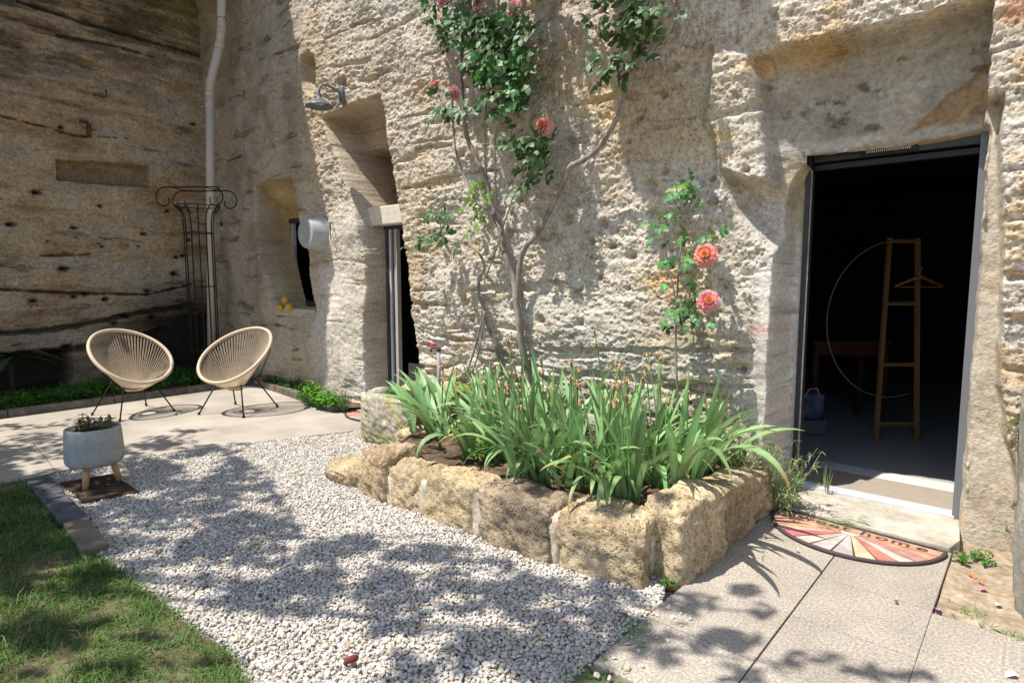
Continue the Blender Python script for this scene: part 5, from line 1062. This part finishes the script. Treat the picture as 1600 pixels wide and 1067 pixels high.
# little sprig standing on the step
sg = empty('grass_sprig', tuple(onZ(1292, 768, .04)), 0, 'single thin green sprig standing at the left end of the door step', 'sprig'); m = MB()
for k in range(9): leafblade(m, (random.uniform(-.01, .01), 0, .0), (random.uniform(-.3, .3), random.uniform(-.2, .1), 1), (0, -1, 0), random.uniform(.08, .2), .006, 4, random.uniform(-.2, .4), .1)
m.obj('blade', M_grey_herb, sg, smooth=True)
mg = MB(); 
for k in range(60):
    p = onZ(random.uniform(1270, 1350), random.uniform(803, 822), .03); leafblade(mg, p, (1 + random.uniform(-.3, .3), -.2 + random.uniform(-.3, .3), random.uniform(0, .35)), (0, 0, 1), random.uniform(.04, .09), .005, 3, .4, .1)
tag(mg.obj('trailing_grass', M_grey_herb, None, smooth=True), 'thin trailing grass lying between the door step and the mat', 'grass', kind='stuff')

# ------------------------------------------------------------------ plants in the strip under the cliffs
J = Joiner(); 
HG = [herb_mesh(20, .13, .20, .034, .75).mesh(M_herb, True, name='cover') for k in range(4)]
for k in range(190):
    y_ = random.uniform(-4.6, -.15); x_ = random.uniform(-8.75, -7.98)
    if random.random() < .12: x_ = random.uniform(-9.0, -7.95)
    J.add(random.choice(HG), Matrix.Translation((x_, y_, .03)) @ Matrix.Rotation(random.uniform(0, 6.28), 4, 'Z') @ Matrix.Scale(random.uniform(.7, 1.25), 4))
for k in range(26): J.add(random.choice(HG), Matrix.Translation((random.uniform(-7.9, -6.3), random.uniform(.0, .12) - .1, .03)) @ Matrix.Scale(random.uniform(.5, .9), 4))
tag(J.obj('ground_cover', M_herb, None), 'dense dark green leafy ground cover along the foot of the shaded cliff', 'ground cover', kind='stuff')
M_pars = mat('parsley_green', (.17, .40, .05), rough=.55, var=.3, bscale=20, transl=.35)
PV = [herb_mesh(60, .15, .24, .042, .8).mesh(M_pars, True, name='parsley') for k in range(2)]
for i, (px, py, s_, lab) in enumerate([(482, 630, 1.0, 'bright green leafy herb nearest the concrete block'), (503, 634, .95, 'bright green leafy herb in the middle of the row by the stone kerb'), (519, 638, .85, 'bright green leafy herb next to the narrow-leaved one')]):
    q = onZ(px, py, .03); o = link('herb_plant', PV[i % 2], None); o.location = (q[0], q[1] + .02, .03); o.scale = (s_, s_, s_ * (1.15 if i == 0 else .95)); o.rotation_euler = (0, 0, i * 2.); tag(o, lab, 'herb', 'bright green herbs at the sunlit wall foot')
lv_ = herb_mesh(70, .09, .24, .035, .14, .3).mesh(flat('lavender_leaf', (.17, .27, .09), .7, transl=.2), True, name='lavender'); q = onZ(538, 640, .03); o = link('lavender_plant', lv_, None); o.location = q; tag(o, 'narrow-leaved grey green herb at the trough end of the kerb', 'herb')
m = herb_mesh(30, .06, .16, .03, .3, 0).mesh(flat('trough_weed_leaf', (.13, .26, .10), .6, transl=.2), True, name='weed'); o = link('trough_weed', m, None); o.location = (tx + .02, ty - TW / 2 + .10, TH - .03); tag(o, 'small green weed growing from the mossy rim of the stone trough', 'weed')
# moss cushions on the trough rim
J = Joiner(); mm_ = MB(); 
for k in range(900):
    y_ = ty - TW / 2 + .03 + random.random() ** 1.2 * TW * .75; x_ = tx + TL / 2 - .05 + random.uniform(-.05, .055); z_ = TH - .012 - max(0, (x_ - tx - TL / 2 + .02)) * random.uniform(.5, 3); leafblade(mm_, (x_, y_, z_), rdir(.1, 1), (0, 0, 1), .02, .006, 2, .5)
mo_ = mm_.obj('moss', flat('olive_moss', (.26, .21, .03), .9, transl=.15), tg); mo_['kind'] = 'stuff'
for (px, py) in [(608, 668), (652, 660), (657, 655)]: 
    pass
# dark agave-like plant at the left edge
q = onX(14, 545, -8.75); M_BD = flat('dark_stem', (.03, .03, .02)); ag = empty('agave_plant', (-8.7, q[1], .18 + .0), 0, 'dark broad-leaved plant at the left edge against the shaded cliff', 'plant')
for k in range(9):
    m = MB(); a = random.uniform(-1.2, 1.6); leafblade(m, (0, 0, .35), (math.cos(a) * .6 + .2, math.sin(a), random.uniform(.0, .7)), (0, 0, 1), random.uniform(.4, .6), .12, 6, random.uniform(.3, .9), .3, iris_shape); m.obj('leaf', flat('dark_leaf', (.025, .055, .025), .5), ag, smooth=True)
MB().tube([(0, 0, -.2), (0, 0, .38)], [.03, .03], 8).obj('stem', M_BD, ag, smooth=True)

# ------------------------------------------------------------------ lawn grass
gx, gy = scatter(lawn, .0085); 
dens = fbm(gx * 3.2, gy * 3.2, 3, 700); keep = (RNG.random(len(gx)) < np.clip(.85 + 2.0 * dens, .2, 1)) & (gy < -2.9)
fd = -gx * SY + (gy - CAM[1]) * CY; keep &= (fd > .9) & (fd < 6); gx, gy = gx[keep], gy[keep]
n_ = len(gx); tcx_ = np.round(gx / .06 + .3 * RNG.standard_normal(n_)) * .06; tcy_ = np.round(gy / .06 + .3 * RNG.standard_normal(n_)) * .06; mixt = RNG.random(n_)[:, None]
az = RNG.uniform(0, 6.28, n_); h_ = RNG.uniform(.012, .045, n_) * (1 + .9 * (RNG.random(n_) < .12)) * (1 + .8 * np.clip(dens[keep], -.4, .6)); ln = RNG.uniform(.5, 1.9, n_); wdt = RNG.uniform(.0012, .0024, n_)
dx, dy = np.cos(az), np.sin(az); sx, sy = -dy, dx; B0 = np.stack([gx, gy, np.full(n_, -.002)], -1); S_ = np.stack([sx, sy, 0 * sx], -1); D_ = np.stack([dx, dy, 0 * dx], -1); UPV = np.array([0, 0, 1.])
mid = B0 + UPV * (h_ * .6)[:, None] + D_ * (h_ * ln * .3)[:, None]; tip = B0 + UPV * h_[:, None] * (1 - .3 * ln).clip(.3)[:, None] + D_ * (h_ * ln)[:, None]
V = np.stack([B0 - S_ * wdt[:, None], B0 + S_ * wdt[:, None], mid - S_ * wdt[:, None] * .8, mid + S_ * wdt[:, None] * .8, tip], 1).reshape(-1, 3)
i0 = np.arange(n_)[:, None] * 5; F = np.concatenate([i0 + [0, 1, 3], i0 + [0, 3, 2], i0 + [2, 3, 4]], 0)
gme = mesh_of(V, F, M_grass, True, 'grass'); gcol = np.array([.08, .19, .035]) * RNG.uniform(.6, 1.4, (n_, 1)); dr = RNG.random(n_) < .22; gcol[dr] = np.array([.26, .23, .11]) * RNG.uniform(.6, 1.2, (dr.sum(), 1)); br_ = RNG.random(n_) < .15; gcol[br_] = (.12, .22, .035)
set_col(gme, np.repeat(gcol, 5, 0)); tag(link('grass', gme), 'patchy green lawn grass in the near left corner', 'grass', kind='stuff')
m = MB()
for (px, py, r_, nn_) in [(985, 985, .05, 60), (978, 1000, .05, 40), (930, 1052, .10, 60), (1470 + 50, 895, .0, 0), (1000, 980, .04, 30), (1522, 962, .04, 40), (1570, 990, .05, 40), (1500, 955, .05, 20), (880, 1060, .06, 30), (1190, 870, .03, 20)]:
    for k in range(nn_):
        q = onZ(px, py, 0); leafblade(m, (q[0] + random.gauss(0, 1) * r_ * .6, q[1] + random.gauss(0, 1) * r_ * .6, -.01), rdir(.2, 1), (0, 0, 1), random.uniform(.03, .07), .004, 3, .7, .1)
tag(m.obj('joint_weeds', M_herb, None, smooth=True), 'small green weeds and grass growing at the paving edges', 'weeds', kind='stuff')
for i, (px, py, s_, lab) in enumerate([(1504, 880, .42, 'small green weed at the foot of the door pier, nearer the door'), (1535, 878, .50, 'small green weed at the foot of the door pier, farther from the door'), (1042, 915, .30, 'round-leaved seedling at the corner of the stone bed')]):
    q = onZ(px, py, 0); o = link('weed', HV[i], None); o.location = q; o.scale = (s_,) * 3; tag(o, lab, 'weed')
# fallen petals and leaves
def petal(px, py, mat_, lab, s_=.02, cat='petal', z=.012):
    q = onZ(px, py, z); m = MB(); leafblade(m, (0, 0, 0), (random.uniform(-1, 1), random.uniform(-1, 1), .1), (0, 0, 1), s_ * 1.5, s_, 3, .6, .5); o = m.obj('fallen_petal' if cat == 'petal' else 'dead_leaf', mat_, None, smooth=True); o.location = q; tag(o, lab, cat)
petal(1540, 918, M_petal_pink, 'pink fallen petal on the bare soil', .028); petal(1466, 953, flat('violet_petal', (.55, .25, .50), transl=.2), 'violet fallen petal at the paving edge', .03); petal(1558, 945, flat('white_petal', (.75, .72, .68)), 'white fallen petal on the bare soil', .026)
petal(1243, 858, flat('white_petal', (.75, .72, .68)), 'pale pink petal on the paving near the mat', .018); petal(1398, 937, M_brownleaf, 'tiny brown leaf on the middle paving slab', .016, 'leaf'); petal(1196, 838, M_brownleaf, 'brown leaf beside the stone bed', .016, 'leaf'); petal(1588, 1052, flat('white_petal', (.75, .72, .68)), 'pale petal in the lower right corner paving', .03)
petal(494, 828, M_brownleaf, 'small brown leaf on the gravel above the shadow', .02, 'leaf'); petal(887, 970, M_petal_pink, 'pink fallen petal on the gravel', .022); petal(300, 826, M_brownleaf, 'dark leaf lying on shaded gravel', .026, 'leaf'); petal(981, 964, M_brownleaf, 'brown dry leaf at the corner of the gravel', .026, 'leaf'); petal(272, 647, flat('fresh_leaf', (.25, .38, .12)), 'pale green leaf on the terrace by the left chair', .05, 'leaf', .005); petal(557, 832, M_petal_pink, 'small red petal on the gravel', .014); petal(440, 855, M_brownleaf, 'small brown leaf on the gravel in the middle', .02, 'leaf')
petal(1515, 895, flat('rusty_leaf', (.45, .18, .07)), 'rust coloured leaf on the bare soil by the pier', .03, 'leaf'); petal(1530, 905, flat('rusty_leaf', (.45, .18, .07)), 'rust coloured leaf next to the pink petal', .022, 'leaf')
pcn = MB(); q = onZ(548, 1032, .022); pcn.tube(spline([(-.022, -.012, -.002), (-.01, -.0, .002), (.008, .004, .004), (.022, .018, .0)], 4), [.006, .008, .010, .011, .012, .013, .013, .014, .014, .013, .012, .011, .008][:13], 9)
o = pcn.obj('catkin', mat('dark_red_catkin', (.16, .03, .03), rough=.8, bump=.004, bscale=200), None, smooth=True); o.location = q; o.rotation_euler = (0, 0, .9); tag(o, 'dark red catkin lying on the near gravel', 'catkin')

# leaning stone slab at the right edge with a straggly plant
sb = link('stone_slab', rock_mesh(0, 0, .0, .22, .20, 1.30, 0, 41, mat('weathered_slab', (.26, .24, .19), col2=(.42, .40, .35), vscale=9, rough=.95, var=.25, bump=.008, bscale=45), .1, .018, 20))
q = onZ(1600, 975, 0); sb.location = (q[0] + .075, q[1] + .05, .55); sb.rotation_euler = (R(2), R(-3), R(25)); tag(sb, 'tall weathered grey stone slab leaning at the right edge of the picture', 'stone slab')
J = Joiner(); wv = [herb_mesh(9, .05, .09, .018, .25, -.2).mesh(M_grey_herb, True, name='straggle') for k in range(3)]
sgp = empty('straggly_plant', (0, 0, 0), 0, 'straggly grey green plant hanging over the stone slab at the right edge', 'plant')
for (px, py, nn_) in [(1588, 665, 5), (1594, 695, 3), (1587, 790, 1), (1584, 822, 1), (1597, 640, 2)]:
    for k in range(nn_): p = atD(px + random.uniform(-12, 14), py + random.uniform(-14, 14), 3.0); J.add(random.choice(wv), Matrix.Translation(Vector(p)) @ Matrix.Rotation(random.uniform(-1.2, 1.2), 4, 'Y'))
J.obj('foliage', M_grey_herb, sgp); mm_ = MB()
for k in range(5): mm_.tube([atD(1594 + 4 * k, 600, 3.02), atD(1588 + 5 * k, 700, 3.0), atD(1596 + 3 * k, 850, 2.9)], .006, 5)
mm_.obj('woody_stems', M_bark, sgp, smooth=True)

# ------------------------------------------------------------------ the tree that shades the gravel (stands out of the frame, to the left)
tree = empty('shade_tree', (-6.3, -6.2, 0), 0, 'broad leafy tree standing left of the camera and shading the gravel', 'tree')
TO = np.array([-6.3, -6.2, 0])
rt_ = random.Random(21)
BL = [(40, 700, 120, 24, .75), (20, 668, 70, 8, .3), (265, 690, 60, 12, .75), (310, 672, 50, 6, .5), (350, 700, 45, 8, .6), (230, 720, 70, 14, .7), (180, 760, 120, 26, .9), (60, 745, 90, 20, .7), (300, 765, 75, 20, .65), (370, 748, 45, 8, .5), (250, 810, 120, 26, .95), (340, 800, 70, 16, .7), (420, 770, 30, 6, .3), (200, 850, 90, 20, .8), (330, 850, 90, 22, .9), (400, 880, 70, 16, .6), (560, 855, 90, 20, .85), (640, 868, 110, 20, .95), (480, 870, 60, 18, .8), (760, 880, 60, 14, .6), (420, 925, 60, 16, .75), (500, 950, 60, 9, .4), (330, 910, 40, 12, .7), (600, 945, 50, 7, .3),
      (830, 930, 90, 24, .95), (900, 960, 80, 26, .95), (740, 950, 60, 10, .7), (960, 920, 60, 20, .9), (650, 985, 70, 12, .7), (780, 1000, 120, 20, .9), (930, 1010, 70, 18, .8), (850, 1045, 90, 16, .6), (620, 1060, 60, 8, .2), (1080, 945, 60, 18, .9), (1140, 930, 55, 16, .85), (1180, 955, 45, 14, .6), (1100, 985, 80, 18, .85), (1060, 1020, 90, 26, .95), (1010, 995, 50, 16, .85), (1150, 1010, 40, 14, .7), (1230, 1035, 60, 14, .7), (1340, 1050, 60, 10, .5), (1420, 1055, 80, 12, .45), (1170, 1060, 60, 12, .7),
      (70, 800, 110, 30, 1.), (40, 860, 90, 30, 1.), (130, 870, 70, 25, .95), (200, 900, 60, 12, .7), (60, 920, 50, 12, .7), (30, 790, 60, 30, 1.), (150, 830, 60, 20, .95), (20, 1000, 50, 14, .7), (240, 1000, 70, 12, .7), (100, 985, 40, 8, .4), (300, 1040, 60, 12, .6), (170, 1050, 90, 12, .6), (60, 1050, 60, 10, .6), (-60, 850, 80, 60, 1.), (-80, 980, 60, 60, .9),
      (860, 800, 40, 26, .65), (880, 830, 36, 24, .8), (950, 850, 40, 18, .7), (1000, 880, 40, 16, .6), (1080, 880, 30, 16, .5), (300, 640, 50, 5, .3), (420, 640, 40, 4, .25), (150, 660, 80, 6, .3)]
m = MB(); Vv = []; Ff = []; nv = 0; cents = []
for (bx, by, rx, ry, dn_) in BL:
    c0 = onZ(bx, by, 0); ax = onZ(bx + rx, by, 0) - c0; ay = onZ(bx, by - ry, 0) - onZ(bx, by + ry, 0); ay = ay / 2; area = math.pi * np.linalg.norm(np.cross(ax, ay)[2:] if False else np.cross(ax, ay))
    hh0 = 3.1 if by > 700 or bx > 500 else 3.0; nl = int(area * 760 * dn_) + 6; hc = c0 + SUN / SUN[2] * (hh0 + .4); cents.append(hc)
    subs = [(rt_.gauss(0, .42), rt_.gauss(0, .42)) for _ in range(max(4, int(area * 7)))]
    for k in range(min(nl, 2600)):
        su = rt_.choice(subs) if rt_.random() < .8 else (rt_.gauss(0, .45), rt_.gauss(0, .45)); a = rt_.uniform(0, 6.28); q = .38 * math.sqrt(rt_.random()); g0 = c0 + ax * (su[0] + q * math.cos(a)) + ay * (su[1] + q * math.sin(a))
        p = g0 + SUN / SUN[2] * (hh0 + rt_.uniform(0, 1.8) + .3 * su[0])
        if in_frame(p, 10) or p[1] > -1.2: continue
        u = rdir(-1, 1); v_ = np.cross(u, rdir(-1, 1)); v_ /= np.linalg.norm(v_) + 1e-6; u = u * rt_.uniform(.04, .062); v_ = v_ * .026
        Vv += [p - u, p - v_, p + u, p + v_]; Ff.append((nv, nv + 1, nv + 2, nv + 3)); nv += 4
lawn_c = gpoly([(-700, 700), (60, 760), (170, 880), (330, 960), (430, 1067), (330, 1500), (-700, 1500)]); LP_ = np.array([(-7.6, -2.9), (-5.1, -3.0), (-3.7, -2.95), (-2.9, -3.1), (-2.1, -3.45), (-1.9, -4.6), (-7.6, -5.6)])
def canopy_pts(poly, n_, off, freq):
    P = np.array(poly); xx = RNG.uniform(P[:, 0].min(), P[:, 0].max(), n_); yy = RNG.uniform(P[:, 1].min(), P[:, 1].max(), n_); hn = fbm(xx * freq + off, yy * freq * 1.2, 4, 801, .6); return xx, yy, hn, sdpoly(poly, xx, yy)
xx, yy, hn, sd_ = canopy_pts(LP_, 26000, 4, 2.1); lim = -.55 + .70 * np.clip((xx + 5.2) / 1.9, 0, 1); k1 = (sd_ > 0) & (hn > lim)
GS = gpoly([(90, 700), (330, 690), (420, 745), (470, 830), (640, 850), (760, 870), (1010, 930), (1080, 1067), (640, 1067), (560, 960), (330, 960), (200, 900)])
xx2, yy2, hn2, sd2 = canopy_pts(GS, 13000, 9, 2.6); k2 = (sd2 > 0) & (hn2 > .07 + .08 * RNG.standard_normal(len(hn2)))
CX_ = np.concatenate([xx[k1], xx2[k2]]); CY_ = np.concatenate([yy[k1], yy2[k2]])
for x_, y_ in zip(CX_, CY_):
    p = np.array([x_, y_, 0]) + SUN / SUN[2] * (3.2 + rt_.uniform(0, 2.6))
    if in_frame(p, 10): continue
    u = rdir(-1, 1); v_ = np.cross(u, rdir(-1, 1)); v_ /= np.linalg.norm(v_) + 1e-6; u = u * rt_.uniform(.05, .075); v_ = v_ * .034
    Vv += [p - u, p - v_, p + u, p + v_]; Ff.append((nv, nv + 1, nv + 2, nv + 3)); nv += 4
fme = mesh_of(np.array(Vv) - TO, np.array(Ff), flat('tree_leaf', (.07, .13, .035), .5, transl=.3), False, 'crown'); cr_ = link('crown', fme, tree); cr_['kind'] = 'stuff'
tk = MB(TO); tk.tube(spline([(-6.3, -6.2, -.1), (-6.25, -6.1, 1.2), (-6.1, -6.0, 2.4), (-5.9, -5.8, 3.1)], 4), [.26 - .01 * k for k in range(13)], 14); tk.obj('trunk', M_bark, tree, smooth=True)
for k, hc in enumerate(cents[::5]):
    if in_frame(hc, 60): continue
    a = np.array([-5.9, -5.8, 3.0]); b_ = MB(TO); mid = (a + hc) / 2 + [0, 0, .5]
    if in_frame(mid, 60): continue
    b_.tube(spline([a, mid, hc], 5), [.03, .028, .025, .022, .02, .018, .015, .012, .01, .008, .006], 7); b_.obj('branch', M_bark, tree, smooth=True)
print('leaves', nv // 4, 'grass', n_, 'rose leaves', cnt)
